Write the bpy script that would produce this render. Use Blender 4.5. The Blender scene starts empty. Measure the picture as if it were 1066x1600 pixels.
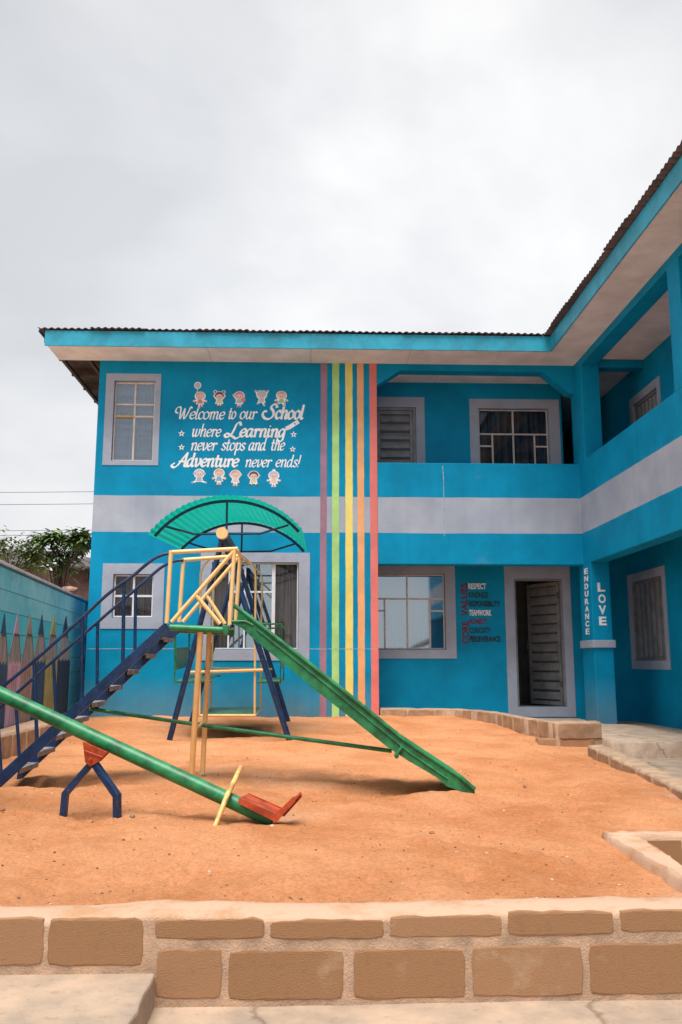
import bpy, bmesh, math, random
import numpy as np
from mathutils import Vector, Matrix
R = math.radians
random.seed(7); rng = np.random.default_rng(7)
scene = bpy.context.scene
C = scene.collection

# ------------------------------------------------------------------ camera
F, PITCH, YAW = 1361.0, R(9.85), R(-1.9)
EYE = Vector((0, 0, 1.35))
cam = bpy.data.cameras.new('camera'); camo = bpy.data.objects.new('camera', cam); C.objects.link(camo)
cam.sensor_fit = 'VERTICAL'; cam.sensor_height = 36; cam.lens = F/1600*36
cam.clip_start = 0.05; cam.clip_end = 1500
camo.location = EYE; camo.rotation_euler = (math.pi/2+PITCH, 0, YAW)
scene.camera = camo
RC = Matrix.Rotation(YAW, 3, 'Z') @ Matrix.Rotation(math.pi/2+PITCH, 3, 'X')

# ------------------------------------------------------------------ sky, sun, exposure
SUN_EL, SUN_AZ = R(69), R(190)          # azimuth from +Y clockwise: behind the camera, to the left
world = bpy.data.worlds.new("World"); scene.world = world; world.use_nodes = True
nt = world.node_tree; N = nt.nodes; L = nt.links
N.clear()
out = N.new('ShaderNodeOutputWorld')
sky = N.new('ShaderNodeTexSky'); sky.sky_type = 'NISHITA'; sky.sun_disc = False
sky.sun_elevation = SUN_EL; sky.sun_rotation = SUN_AZ
b1 = N.new('ShaderNodeBackground'); b1.inputs[1].default_value = 0.10; L.new(sky.outputs[0], b1.inputs[0])
tc = N.new('ShaderNodeTexCoord')
mp = N.new('ShaderNodeMapping'); mp.inputs['Scale'].default_value = (1.0, 1.0, 1.7); mp.inputs['Location'].default_value = (2.2, 4.1, 1.7)
L.new(tc.outputs['Generated'], mp.inputs[0])
n1 = N.new('ShaderNodeTexNoise'); n1.inputs['Scale'].default_value = 1.7; n1.inputs['Detail'].default_value = 6; n1.inputs['Roughness'].default_value = 0.5
n1.inputs['Distortion'].default_value = 0.25
L.new(mp.outputs[0], n1.inputs['Vector'])
cr = N.new('ShaderNodeValToRGB'); e = cr.color_ramp.elements
e[0].position = 0.34; e[0].color = (0.355, 0.362, 0.375, 1)
e[1].position = 0.62; e[1].color = (0.525, 0.522, 0.518, 1)
m_ = e.new(0.47); m_.color = (0.415, 0.42, 0.43, 1)
L.new(n1.outputs[0], cr.inputs[0])
# overcast deck: a little greyer towards the zenith
sp = N.new('ShaderNodeSeparateXYZ'); L.new(tc.outputs['Generated'], sp.inputs[0])
zr = N.new('ShaderNodeMapRange'); zr.inputs[1].default_value = 0.42; zr.inputs[2].default_value = 0.75
zr.inputs[3].default_value = 1.0; zr.inputs[4].default_value = 0.92
L.new(sp.outputs[2], zr.inputs[0])
mu = N.new('ShaderNodeVectorMath'); mu.operation = 'SCALE'; L.new(cr.outputs[0], mu.inputs[0]); L.new(zr.outputs[0], mu.inputs['Scale'])
# a thin, brighter place in the cloud, broad and soft
nv = N.new('ShaderNodeVectorMath'); nv.operation = 'NORMALIZE'; L.new(tc.outputs['Generated'], nv.inputs[0])
dt = N.new('ShaderNodeVectorMath'); dt.operation = 'DOT_PRODUCT'; L.new(nv.outputs[0], dt.inputs[0]); dt.inputs[1].default_value = (0.045, 0.885, 0.463)
gl = N.new('ShaderNodeMapRange'); gl.interpolation_type = 'SMOOTHERSTEP'; gl.inputs[1].default_value = 0.88; gl.inputs[2].default_value = 1.0; gl.inputs[3].default_value = 1.0; gl.inputs[4].default_value = 1.10
L.new(dt.outputs['Value'], gl.inputs[0])
mu0 = mu; mu = N.new('ShaderNodeVectorMath'); mu.operation = 'SCALE'; L.new(mu0.outputs[0], mu.inputs[0]); L.new(gl.outputs[0], mu.inputs['Scale'])
b2 = N.new('ShaderNodeBackground'); b2.inputs[1].default_value = 1.0; L.new(mu.outputs[0], b2.inputs[0])
mx = N.new('ShaderNodeMixShader'); mx.inputs[0].default_value = 0.95
L.new(b1.outputs[0], mx.inputs[1]); L.new(b2.outputs[0], mx.inputs[2]); L.new(mx.outputs[0], out.inputs[0])

sl = bpy.data.lights.new('sun', 'SUN'); sl.energy = 2.6; sl.angle = R(38); sl.color = (1.0, 0.96, 0.9)
so = bpy.data.objects.new('sun', sl); C.objects.link(so)
sd = Vector((math.sin(SUN_AZ)*math.cos(SUN_EL), math.cos(SUN_AZ)*math.cos(SUN_EL), math.sin(SUN_EL)))
so.rotation_euler = sd.to_track_quat('Z', 'Y').to_euler(); so.location = (0, -5, 20)
scene.view_settings.view_transform = 'Standard'; scene.view_settings.look = 'None'
scene.view_settings.gamma = 1; scene.view_settings.use_curve_mapping = False
scene.view_settings.exposure = 0.93

# ------------------------------------------------------------------ measuring: a sight line cut with a real plane
def ray(u, v): return (RC @ Vector(((u-533)/F, (800-v)/F, -1))).normalized()
def W(u, v, X=None, Y=None, Z=None):
    d = ray(u, v)
    if X is not None: t = (X-EYE.x)/d.x
    elif Y is not None: t = (Y-EYE.y)/d.y
    else: t = (Z-EYE.z)/d.z
    return EYE + d*t

# ------------------------------------------------------------------ materials
def _n(t, **k):
    n = k.pop('nt').nodes.new(t)
    for a, b in k.items(): setattr(n, a, b)
    return n
def mat(name, col, rough=0.6, var=0.12, scale=6.0, bump=0.15, bscale=80.0, metal=0.0, col2=None, spots=0.0, spec=0.4, stretch=(1, 1, 1), bdist=0.01, vmin=0.38, vmax=0.62, cracks=0.0):
    m = bpy.data.materials.new(name); m.use_nodes = True; t = m.node_tree; n, l = t.nodes, t.links
    p = n['Principled BSDF']; p.inputs['Roughness'].default_value = rough; p.inputs['Metallic'].default_value = metal
    p.inputs['Specular IOR Level'].default_value = spec
    c = n.new('ShaderNodeTexCoord'); g = n.new('ShaderNodeMapping'); g.inputs['Scale'].default_value = stretch
    l.new(c.outputs['Object'], g.inputs[0])
    if col2 is None: col2 = tuple(max(0, x*(1-var*2.2)) for x in col)
    hi = tuple(min(1, x*(1+var*0.5)) for x in col)
    a = n.new('ShaderNodeTexNoise'); a.inputs['Scale'].default_value = scale; a.inputs['Detail'].default_value = 8; a.inputs['Roughness'].default_value = 0.62
    l.new(g.outputs[0], a.inputs['Vector'])
    r = n.new('ShaderNodeValToRGB'); r.color_ramp.elements[0].position = vmin; r.color_ramp.elements[0].color = (*col2, 1)
    r.color_ramp.elements[1].position = vmax; r.color_ramp.elements[1].color = (*hi, 1)
    l.new(a.outputs[0], r.inputs[0]); last = r.outputs[0]
    if spots:
        s = n.new('ShaderNodeTexNoise'); s.inputs['Scale'].default_value = scale*5; s.inputs['Detail'].default_value = 4
        l.new(g.outputs[0], s.inputs['Vector'])
        sr = n.new('ShaderNodeValToRGB'); sr.color_ramp.elements[0].position = 0.60; sr.color_ramp.elements[0].color = (0, 0, 0, 1)
        sr.color_ramp.elements[1].position = 0.70; sr.color_ramp.elements[1].color = (spots, spots, spots, 1)
        l.new(s.outputs[0], sr.inputs[0])
        x = n.new('ShaderNodeMixRGB'); x.inputs[2].default_value = (0.20, 0.13, 0.08, 1)
        l.new(sr.outputs[0], x.inputs[0]); l.new(last, x.inputs[1]); last = x.outputs[0]
    if cracks:
        dn = n.new('ShaderNodeTexNoise'); dn.inputs['Scale'].default_value = 3; dn.inputs['Detail'].default_value = 5; l.new(g.outputs[0], dn.inputs['Vector'])
        dm = n.new('ShaderNodeMixRGB'); dm.blend_type = 'ADD'; dm.inputs[0].default_value = .55; l.new(g.outputs[0], dm.inputs[1]); l.new(dn.outputs['Color'], dm.inputs[2])
        vo = n.new('ShaderNodeTexVoronoi'); vo.feature = 'DISTANCE_TO_EDGE'; vo.inputs['Scale'].default_value = cracks; l.new(dm.outputs[0], vo.inputs['Vector'])
        vr = n.new('ShaderNodeValToRGB'); vr.color_ramp.elements[0].position = 0; vr.color_ramp.elements[0].color = (.45, .42, .40, 1); vr.color_ramp.elements[1].position = .014; vr.color_ramp.elements[1].color = (1, 1, 1, 1)
        l.new(vo.outputs['Distance'], vr.inputs[0]); cm = n.new('ShaderNodeMixRGB'); cm.blend_type = 'MULTIPLY'; cm.inputs[0].default_value = .8; l.new(last, cm.inputs[1]); l.new(vr.outputs[0], cm.inputs[2]); last = cm.outputs[0]
    l.new(last, p.inputs['Base Color'])
    if bump:
        b = n.new('ShaderNodeTexNoise'); b.inputs['Scale'].default_value = bscale; b.inputs['Detail'].default_value = 6; b.inputs['Roughness'].default_value = 0.65
        l.new(g.outputs[0], b.inputs['Vector'])
        q = n.new('ShaderNodeBump'); q.inputs['Strength'].default_value = bump; q.inputs['Distance'].default_value = bdist
        l.new(b.outputs[0], q.inputs['Height']); l.new(q.outputs[0], p.inputs['Normal'])
    return m
M = {}
M['blue'] = mat('blue_paint', (0.0, 0.285, 0.52), 0.6, 0.08, 1.6, 0.35, 30, bdist=0.012, spec=.15)
M['grey'] = mat('grey_lilac_paint', (0.37, 0.42, 0.53), 0.6, 0.06, 2.5, 0.4, 25, bdist=0.012)
M['fascia'] = mat('fascia_paint', (0.02, 0.34, 0.50), 0.5, 0.12, 3, 0.2, 40, spots=0.2)
M['soffit'] = mat('soffit_board', (0.88, 0.82, 0.80), 0.8, 0.07, 2.5, 0.15, 40)
M['zinc'] = mat('rusty_zinc', (0.115, 0.088, 0.098), 0.6, 0.2, 5, 0.2, 60, metal=0.2)
M['timber'] = mat('dark_timber', (0.10, 0.06, 0.045), 0.8, 0.2, 6, 0.3, 60)
M['white'] = mat('white_print', (0.93, 0.93, 0.96), 0.6, 0.06, 12, 0.05)
M['black'] = mat('black_print', (0.012, 0.02, 0.03), 0.6, 0.1)
M['red'] = mat('red_print', (0.22, 0.008, 0.03), 0.6, 0.2, 30)
M['green_print'] = mat('green_print', (0.005, 0.06, 0.05), 0.6, 0.1)
M['s_purple'] = mat('mauve_stripe_paint', (0.36, 0.20, 0.28), 0.55, 0.08, 3, 0.2, 40)
M['s_green'] = mat('light_green_stripe_paint', (0.44, 0.74, 0.25), 0.55, 0.08, 3, 0.2, 40)
M['s_yellow'] = mat('yellow_stripe_paint', (0.86, 0.73, 0.20), 0.55, 0.06, 3, 0.2, 40)
M['s_orange'] = mat('orange_stripe_paint', (0.86, 0.42, 0.19), 0.55, 0.06, 3, 0.2, 40)
M['s_red'] = mat('red_stripe_paint', (0.78, 0.20, 0.18), 0.55, 0.06, 3, 0.2, 40)
M['frame'] = mat('cream_window_frame', (0.68, 0.61, 0.58), 0.5, 0.08, 8, 0.1)
M['frame_white'] = mat('white_window_frame', (0.75, 0.76, 0.82), 0.4, 0.05, 8, 0.05)
M['ochre_bar'] = mat('ochre_bar', (0.65, 0.38, 0.12), 0.5, 0.08)
M['steel'] = mat('grey_steel_door', (0.24, 0.25, 0.27), 0.45, 0.12, 5, 0.1, 40, metal=0.1)
M['steel_dark'] = mat('dark_steel', (0.075, 0.07, 0.075), 0.5, 0.15, 6, 0.1)
M['curtain_brown'] = mat('brown_curtain', (0.16, 0.10, 0.07), 0.9, 0.3, 4, 0.0, stretch=(9, 9, 0.4))
M['backing_grey'] = mat('grey_pane_backing', (0.27, 0.30, 0.34), 0.9, 0.15, 2, 0.0, stretch=(1, 1, 5))  # banded grey sheet behind panes, stands in for grey reflecting glass
M['curtain_blue'] = mat('pale_blue_curtain', (0.24, 0.28, 0.33), 0.9, 0.08, 3, 0.0, stretch=(6, 6, 0.5))
M['curtain_dark'] = mat('dark_curtain', (0.07, 0.06, 0.065), 0.9, 0.4, 3, 0.0, stretch=(8, 8, 0.3))
M['inner'] = mat('room_paint', (0.25, 0.25, 0.26), 0.8, 0.1, 3, 0.1)
M['yellow'] = mat('yellow_steel_paint', (0.93, 0.60, 0.25), 0.34, 0.03, 14, 0.05, 60, spots=0.12, spec=0.5)
M['handle_yellow'] = mat('pale_yellow_paint', (0.82, 0.50, 0.16), 0.35, 0.25, 14, 0.1, 60, spots=0.25, spec=0.5)
M['green'] = mat('green_steel_paint', (0.02, 0.235, 0.09), 0.38, 0.24, 9, 0.05, 60, spots=0.3, spec=0.45)
M['navy'] = mat('navy_steel_paint', (0.006, 0.035, 0.115), 0.38, 0.2, 12, 0.05, 60, spots=0.4, spec=0.5)
M['navy2'] = mat('dark_blue_canopy_paint', (0.004, 0.055, 0.12), 0.4, 0.2, 12, 0.05)
M['tread'] = mat('worn_tread_steel', (0.28, 0.34, 0.42), 0.45, 0.3, 14, 0.2, 60, col2=(0.16, 0.10, 0.08))
M['orange'] = mat('orange_red_paint', (0.50, 0.075, 0.025), 0.38, 0.2, 12, 0.1, 60, spots=0.2, spec=0.5)
M['teal'] = mat('teal_canopy_sheet', (0.0, 0.33, 0.27), 0.35, 0.10, 5, 0.05, 40)
M['seat_green'] = mat('pale_green_plate', (0.12, 0.33, 0.20), 0.5, 0.25, 10, 0.1, 60, spots=0.3)
M['block'] = mat('sandcrete_block', (0.335, 0.178, 0.088), 0.95, 0.08, 5, 0.7, 230, spots=0.22, bdist=0.007, col2=(.44, .28, .17), vmin=.28, vmax=.40)
M['block2'] = mat('sandcrete_block_pale', (0.37, 0.20, 0.105), 0.95, 0.08, 5, 0.7, 230, spots=0.22, bdist=0.007, col2=(.47, .31, .195), vmin=.32, vmax=.44)
M['mortar'] = mat('pale_mortar', (0.62, 0.41, 0.285), 0.95, 0.14, 5, 0.9, 120, bdist=0.012, col2=(.58, .32, .18), vmin=.36, vmax=.52)
M['block3'] = mat('dusty_block', (0.47, 0.30, 0.185), 0.95, 0.14, 6, 0.7, 200, spots=0.2, bdist=0.008)
M['mortar_face'] = mat('block_joint_mortar', (0.60, 0.40, 0.275), 0.95, 0.14, 8, 0.9, 120, spots=.15, bdist=0.010)
M['concrete'] = mat('dusty_concrete', (0.47, 0.34, 0.245), 0.9, 0.16, 3.2, 0.5, 70, spots=0.30, col2=(.34,.26,.20), cracks=0.55)
M['concrete2'] = mat('step_concrete', (0.62, 0.46, 0.345), 0.9, 0.12, 5, 0.9, 60, spots=0.25, cracks=1.0)
M['stone'] = mat('small_stone', (0.36, 0.17, 0.09), 0.9, 0.3, 20, 0.4)
M['chip'] = mat('pale_chip', (0.74, 0.52, 0.38), 0.9, 0.2, 20, 0.2)
M['leaf'] = mat('leaf_green', (0.15, 0.26, 0.08), 0.45, 0.3, 3, 0.0)
M['leaf2'] = mat('leaf_yellow_green', (0.22, 0.28, 0.08), 0.5, 0.35, 3, 0.0)
M['bark'] = mat('bark', (0.13, 0.09, 0.07), 0.9, 0.2, 10, 0.5)
M['shed'] = mat('mud_brown_wall', (0.16, 0.09, 0.07), 0.9, 0.2, 3, 0.4)
M['wire'] = mat('wire_grey', (0.12, 0.12, 0.13), 0.7, 0.0, 3, 0.0)
M['skin'] = mat('print_skin', (0.78, 0.60, 0.56), 0.6, 0.05)
M['p_pink'] = mat('print_pink', (0.75, 0.25, 0.28), 0.6, 0.1)
M['p_yellow'] = mat('print_yellow', (0.75, 0.70, 0.42), 0.6, 0.1)
M['p_green'] = mat('print_green', (0.38, 0.60, 0.38), 0.6, 0.1)
M['p_brown'] = mat('print_brown', (0.17, 0.08, 0.10), 0.6, 0.1)
M['p_peach'] = mat('print_peach', (0.78, 0.45, 0.32), 0.6, 0.1)
M['p_grey'] = mat('print_lilac', (0.52, 0.56, 0.66), 0.6, 0.1)
M['p_blue'] = mat('print_blue', (0.2, 0.45, 0.65), 0.6, 0.1)
# glass: a pane that mirrors part of the light and lets the rest through
def glass(name, refl, tint=(0.85, 0.9, 0.95)):
    m = bpy.data.materials.new(name); m.use_nodes = True; t = m.node_tree; n, l = t.nodes, t.links; n.clear()
    o = n.new('ShaderNodeOutputMaterial'); a = n.new('ShaderNodeBsdfTransparent'); g = n.new('ShaderNodeBsdfGlossy')
    g.inputs['Roughness'].default_value = 0.03; g.inputs['Color'].default_value = (*tint, 1); a.inputs['Color'].default_value = (*tint, 1)
    tcn = n.new('ShaderNodeTexCoord'); no = n.new('ShaderNodeTexNoise'); no.inputs['Scale'].default_value = 2.2; bp = n.new('ShaderNodeBump')
    bp.inputs['Strength'].default_value = 0.06; l.new(tcn.outputs['Object'], no.inputs['Vector']); l.new(no.outputs[0], bp.inputs['Height']); l.new(bp.outputs[0], g.inputs['Normal'])
    x = n.new('ShaderNodeMixShader'); x.inputs[0].default_value = refl
    l.new(a.outputs[0], x.inputs[1]); l.new(g.outputs[0], x.inputs[2]); l.new(x.outputs[0], o.inputs[0]); return m
M['glass'] = glass('window_glass', 0.025); M['glass_mirror'] = glass('tinted_mirror_glass', 0.30, (.72, .80, .86)); M['glass_grey'] = glass('grey_glass', 0.12, (.8, .86, .92))

# ------------------------------------------------------------------ mesh helpers
class MB:
    def __init__(s): s.v = []; s.f = []; s.m = []; s.sm = []
    def add(s, vs, fs, mi=0, smooth=False):
        b = len(s.v); s.v += [tuple(x) for x in vs]
        for f in fs: s.f.append([b+i for i in f]); s.m.append(mi); s.sm.append(smooth)
        return s
    def box(s, x0, x1, y0, y1, z0, z1, mi=0):
        vs = [(x, y, z) for z in (z0, z1) for y in (y0, y1) for x in (x0, x1)]
        return s.add(vs, [(0, 1, 3, 2), (4, 6, 7, 5), (0, 4, 5, 1), (2, 3, 7, 6), (0, 2, 6, 4), (1, 5, 7, 3)], mi)
    def fbox(s, face, a0, a1, b0, b1, d0, d1, mi=0):
        vs = [face(a, b, d) for b in (b0, b1) for d in (d0, d1) for a in (a0, a1)]
        return s.add(vs, [(0, 1, 3, 2), (4, 6, 7, 5), (0, 4, 5, 1), (2, 3, 7, 6), (0, 2, 6, 4), (1, 5, 7, 3)], mi)
    def prism(s, poly, vec, mi=0):              # planar polygon pushed along vec
        n = len(poly); vec = Vector(vec); p = [Vector(q) for q in poly]
        vs = p + [q+vec for q in p]
        fs = [tuple(range(n)), tuple(range(2*n-1, n-1, -1))] + [(i, (i+1) % n, n+(i+1) % n, n+i) for i in range(n)]
        return s.add(vs, fs, mi)
    def tube(s, pts, r, seg=10, mi=0, cap=True, square=False, rend=None):
        pts = [Vector(p) for p in pts]; n = len(pts); rings = []
        up = None
        for i in range(n):
            if i == 0: t = pts[1]-pts[0]
            elif i == n-1: t = pts[-1]-pts[-2]
            else: t = (pts[i]-pts[i-1]).normalized() + (pts[i+1]-pts[i]).normalized()
            t.normalize()
            if up is None:
                ref = Vector((0, 0, 1)) if abs(t.z) < 0.9 else Vector((0, 1, 0))
                up = (ref - t*ref.dot(t)).normalized()
            else: up = (up - t*up.dot(t)).normalized()
            sd_ = t.cross(up)
            k = 1.0
            if 0 < i < n-1:
                c = (pts[i]-pts[i-1]).normalized().dot((pts[i+1]-pts[i]).normalized()); k = 1/max(0.5, math.sqrt((1+c)/2))
            rr = r if rend is None else r+(rend-r)*i/(n-1)
            ring = []
            for j in range(seg):
                a = 2*math.pi*j/seg + (math.pi/4 if square else 0)
                q = rr*(math.sqrt(2) if square else 1)
                ring.append(pts[i] + up*math.cos(a)*q*(k if square else 1) + sd_*math.sin(a)*q)
            rings.append(ring)
        vs = [p for ring in rings for p in ring]; fs = []
        for i in range(n-1):
            for j in range(seg):
                fs.append((i*seg+j, i*seg+(j+1) % seg, (i+1)*seg+(j+1) % seg, (i+1)*seg+j))
        s.add(vs, fs, mi, smooth=not square)
        if cap: s.add(rings[0], [tuple(range(seg))], mi); s.add(rings[-1], [tuple(range(seg))], mi)
        return s
    def build(s, name, mats, parent=None, bevel=0.0, recalc=True):
        me = bpy.data.meshes.new(name); me.from_pydata(s.v, [], s.f)
        for m in (mats if isinstance(mats, (list, tuple)) else [mats]): me.materials.append(m)
        me.polygons.foreach_set('material_index', s.m); me.polygons.foreach_set('use_smooth', s.sm)
        if recalc:
            b = bmesh.new(); b.from_mesh(me); bmesh.ops.recalc_face_normals(b, faces=b.faces); b.to_mesh(me); b.free()
        me.update()
        o = bpy.data.objects.new(name, me); C.objects.link(o)
        if parent is not None:
            o.parent = parent; o.matrix_parent_inverse = parent_world(parent).inverted()
        if bevel:
            q = o.modifiers.new('bevel', 'BEVEL'); q.width = bevel; q.segments = 2; q.limit_method = 'ANGLE'
        return o
def parent_world(p):
    m = Matrix.LocRotScale(p.location, p.rotation_euler, p.scale)
    if p.parent: m = parent_world(p.parent) @ p.matrix_parent_inverse @ m
    return m
def tag(o, label=None, cat=None, group=None, kind=None):
    if label: o['label'] = label
    if cat: o['category'] = cat
    if group: o['group'] = group
    if kind: o['kind'] = kind
    return o
def thing(name, label, cat, loc, group=None):
    o = bpy.data.objects.new(name, None); C.objects.link(o); o.location = loc; o.empty_display_size = 0.2
    return tag(o, label, cat, group)
def FY(yc): return lambda a, b, d: (a, yc+d, b)      # wall facing -Y
def FX(xc): return lambda a, b, d: (xc+d, a, b)      # wall facing -X (a runs along Y)
def wall_holes(mb, face, a0, a1, b0, b1, th, holes, mi=0):
    A = sorted({a0, a1, *[h[0] for h in holes], *[h[1] for h in holes]}); B = sorted({b0, b1, *[h[2] for h in holes], *[h[3] for h in holes]})
    A = [a for a in A if a0-1e-6 <= a <= a1+1e-6]; B = [b for b in B if b0-1e-6 <= b <= b1+1e-6]
    na, nb = len(A)-1, len(B)-1
    def solid(i, j):
        if not (0 <= i < na and 0 <= j < nb): return False
        ca, cb = (A[i]+A[i+1])/2, (B[j]+B[j+1])/2
        return not any(h[0] < ca < h[1] and h[2] < cb < h[3] for h in holes)
    for i in range(na):
        for j in range(nb):
            if not solid(i, j): continue
            x0, x1, y0, y1 = A[i], A[i+1], B[j], B[j+1]
            for d in (0, th): mb.add([face(x0, y0, d), face(x1, y0, d), face(x1, y1, d), face(x0, y1, d)], [(0, 1, 2, 3)], mi)
            for (di, dj, p, q) in ((-1, 0, (x0, y0), (x0, y1)), (1, 0, (x1, y0), (x1, y1)), (0, -1, (x0, y0), (x1, y0)), (0, 1, (x0, y1), (x1, y1))):
                if not solid(i+di, j+dj):
                    mb.add([face(*p, 0), face(*q, 0), face(*q, th), face(*p, th)], [(0, 1, 2, 3)], mi)
def vnoise(x, y, cell, seed):                         # smooth value noise, numpy
    g = np.random.default_rng(seed).random((256, 256)); fx, fy = x/cell, y/cell
    ix, iy = np.floor(fx).astype(int), np.floor(fy).astype(int); tx, ty = fx-ix, fy-iy
    tx = tx*tx*(3-2*tx); ty = ty*ty*(3-2*ty)
    G = lambda a, b: g[a % 256, b % 256]
    return (G(ix, iy)*(1-tx)+G(ix+1, iy)*tx)*(1-ty)+(G(ix, iy+1)*(1-tx)+G(ix+1, iy+1)*tx)*ty - 0.5
def sandz(x, y):
    x = np.asarray(x, float); y = np.asarray(y, float)
    z = 0.30 + 0.0235*(y-3.9)
    z = z + 0.05*vnoise(x, y, 1.7, 1) + 0.045*vnoise(x, y, 0.5, 2)
    fine = np.clip((10.5-y)/4, 0.5, 1)
    z = z + (0.034*vnoise(x, y, 0.21, 3) + 0.022*vnoise(x, y, 0.10, 4)+0.011*vnoise(x, y, 0.045, 5))*fine
    for (cx, cy, rx, ry, dz) in HOLLOWS:
        z = z - dz*np.exp(-((x-cx)/rx)**2-((y-cy)/ry)**2)
    for (cx, cy, ca, sa, ra, rb, dz) in PRINTS:        # scuffs and footprints: a hollow with a raised heel of sand
        dx, dy = x-cx, y-cy; a = (dx*ca+dy*sa)/ra; b = (-dx*sa+dy*ca)/rb
        q = a*a+b*b; z = z - dz*np.exp(-q*1.6) + dz*0.55*np.exp(-((a-1.25)**2*3+b*b*1.5))
    for poly in CUTS:                                  # no sand inside the pit, under the floors or on the path
        ins = np.zeros(np.broadcast(x, y).shape, bool); k = len(poly)
        for i in range(k):
            (xa, ya), (xb, yb) = poly[i], poly[(i+1) % k]
            if ya == yb: continue
            c = ((ya > y) != (yb > y)) & (x < (xb-xa)*(y-ya)/(yb-ya)+xa); ins = ins ^ c
        z = np.where(ins, 0.02, z)
    return z
# ================================================================== measures of the place
Y0 = 13.8; Y1 = 14.75                 # front wall; wall behind the verandah
XL, XS, XR, XI = -3.5, 1.046, 4.351, 5.4
ZS = 6.25                             # soffit
YF = 13.12; XF = 3.79                 # eaves fascia planes
ZF = 6.49                             # top of fascia
XLE = -4.31                           # roof edge on the left
ZBAND0, ZBAND1 = 3.41, 3.995; ZBEAM = 2.905; ZPAR = 4.57
FLOOR = 0.46
qa, qb = W(918, 1164, Z=0.47), W(1058, 1230, Z=0.43); qd = (qb-qa); qe = qa+qd*1.6; pitx = W(1004, 1305, Z=.36).x
CUTS = [[(pitx-.06, 4.0), (9, 4.0), (9, 5.58), (pitx-.06, 5.58)], [(qa.x+.1, qa.y+.35), (qa.x+.1, qa.y), (qb.x+.1, qb.y), (qe.x+.1, qe.y), (9, qe.y), (9, 10.6)], [(3.42, 9.95), (9, 9.95), (9, 11), (3.42, 11)], [(3.1, 10.75), (9, 10.7), (9, 15), (1.3, 15), (1.3, 13.85), (2.3, 13.75)]]
_r = random.Random(12); PRINTS = []
for _ in range(190):
    _y = 4.05+_r.random()**1.3*8.5; _a = _r.uniform(0, 6.28); PRINTS.append((_r.uniform(-.42, .33)*_y*1.02, _y, math.cos(_a), math.sin(_a), _r.uniform(.07, .15), _r.uniform(.04, .07), _r.uniform(.010, .030)))
HOLLOWS = [(x_, y_, .10, .08, -.016) for x_, y_ in ((-1.67, 10.58), (-.25, 10.36), (-1.745, 13), (-.318, 12.86), (-1.63, 6.03), (-1.24, 5.9), (-.99, 7.56), (-.93, 7.73))]+[(-.9, 9.6, .5, .25, .03), (.9, 6.75, .35, .12, -.02), (3.3, 9.5, .7, 1.5, 0.11), (0.55, 7.15, 0.75, 0.16, 0.05), (1.0, 7.05, 0.25, 0.12, 0.05), (-0.9, 11.3, 0.6, 0.35, 0.06), (-2.2, 7.4, 0.45, 0.2, 0.05),
           (-0.4, 6.3, 0.5, 0.15, 0.02), (-1.2, 9.0, 1.0, 0.3, 0.03), (1.9, 9.2, 0.5, 0.3, 0.03)]
# ------------------------------------------------------------------ ground
o = MB().box(-300, 300, -300, 300, -0.6, -0.35).build('ground', M['concrete']); tag(o, kind='structure')
def sheet(name, xs, ys, zf, m, kind='structure'):
    Xg, Yg = np.meshgrid(xs, ys); Zg = zf(Xg, Yg); nx, ny = len(xs), len(ys)
    co = np.stack([Xg, Yg, Zg], -1).reshape(-1, 3); i = np.arange(nx*ny).reshape(ny, nx)
    q = np.stack([i[:-1, :-1], i[:-1, 1:], i[1:, 1:], i[1:, :-1]], -1).reshape(-1, 4)
    me = bpy.data.meshes.new(name); me.vertices.add(len(co)); me.vertices.foreach_set('co', co.ravel())
    me.loops.add(q.size); me.loops.foreach_set('vertex_index', q.ravel()); me.polygons.add(len(q))
    me.polygons.foreach_set('loop_start', np.arange(0, q.size, 4)); me.polygons.foreach_set('loop_total', np.full(len(q), 4))
    me.polygons.foreach_set('use_smooth', np.ones(len(q), bool)); me.materials.append(m); me.update(calc_edges=True); me.validate()
    o = bpy.data.objects.new(name, me); C.objects.link(o)
    if kind: o['kind'] = kind
    return o
# sand: colour from wide drifts, paler scuffed patches, grains in the relief
m = bpy.data.materials.new('orange_sand'); m.use_nodes = True; t = m.node_tree; n, l = t.nodes, t.links
p = n['Principled BSDF']; p.inputs['Roughness'].default_value = 1.0; p.inputs['Specular IOR Level'].default_value = 0.1
c = n.new('ShaderNodeTexCoord')
def nz(s, d=8, r=0.6):
    a = n.new('ShaderNodeTexNoise'); a.inputs['Scale'].default_value = s; a.inputs['Detail'].default_value = d; a.inputs['Roughness'].default_value = r; l.new(c.outputs['Object'], a.inputs['Vector']); return a.outputs[0]
def ramp(src, p0, c0, p1, c1):
    r = n.new('ShaderNodeValToRGB'); e = r.color_ramp.elements; e[0].position = p0; e[0].color = (*c0, 1); e[1].position = p1; e[1].color = (*c1, 1); l.new(src, r.inputs[0]); return r.outputs[0]
def mixc(f, a, b, bl='MIX', fac=None):
    x = n.new('ShaderNodeMixRGB'); x.blend_type = bl
    if f is not None: l.new(f, x.inputs[0])
    else: x.inputs[0].default_value = fac
    l.new(a, x.inputs[1]); l.new(b, x.inputs[2]); return x.outputs[0]
base = ramp(nz(1.3), 0.36, (0.66, 0.265, 0.110), 0.62, (0.86, 0.395, 0.195))
pale = ramp(nz(0.8, 5), 0.60, (0, 0, 0), 0.74, (0.55, 0.55, 0.55))
palec = ramp(nz(4), 0.3, (0.72, 0.42, 0.27), 0.7, (0.78, 0.50, 0.35))
base = mixc(pale, base, palec)
grain = ramp(nz(42, 6, 0.9), 0.34, (0.62, 0.56, 0.52), 0.56, (1.05, 1.05, 1.05))
base = mixc(None, base, grain, 'MULTIPLY', 0.75)
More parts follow.
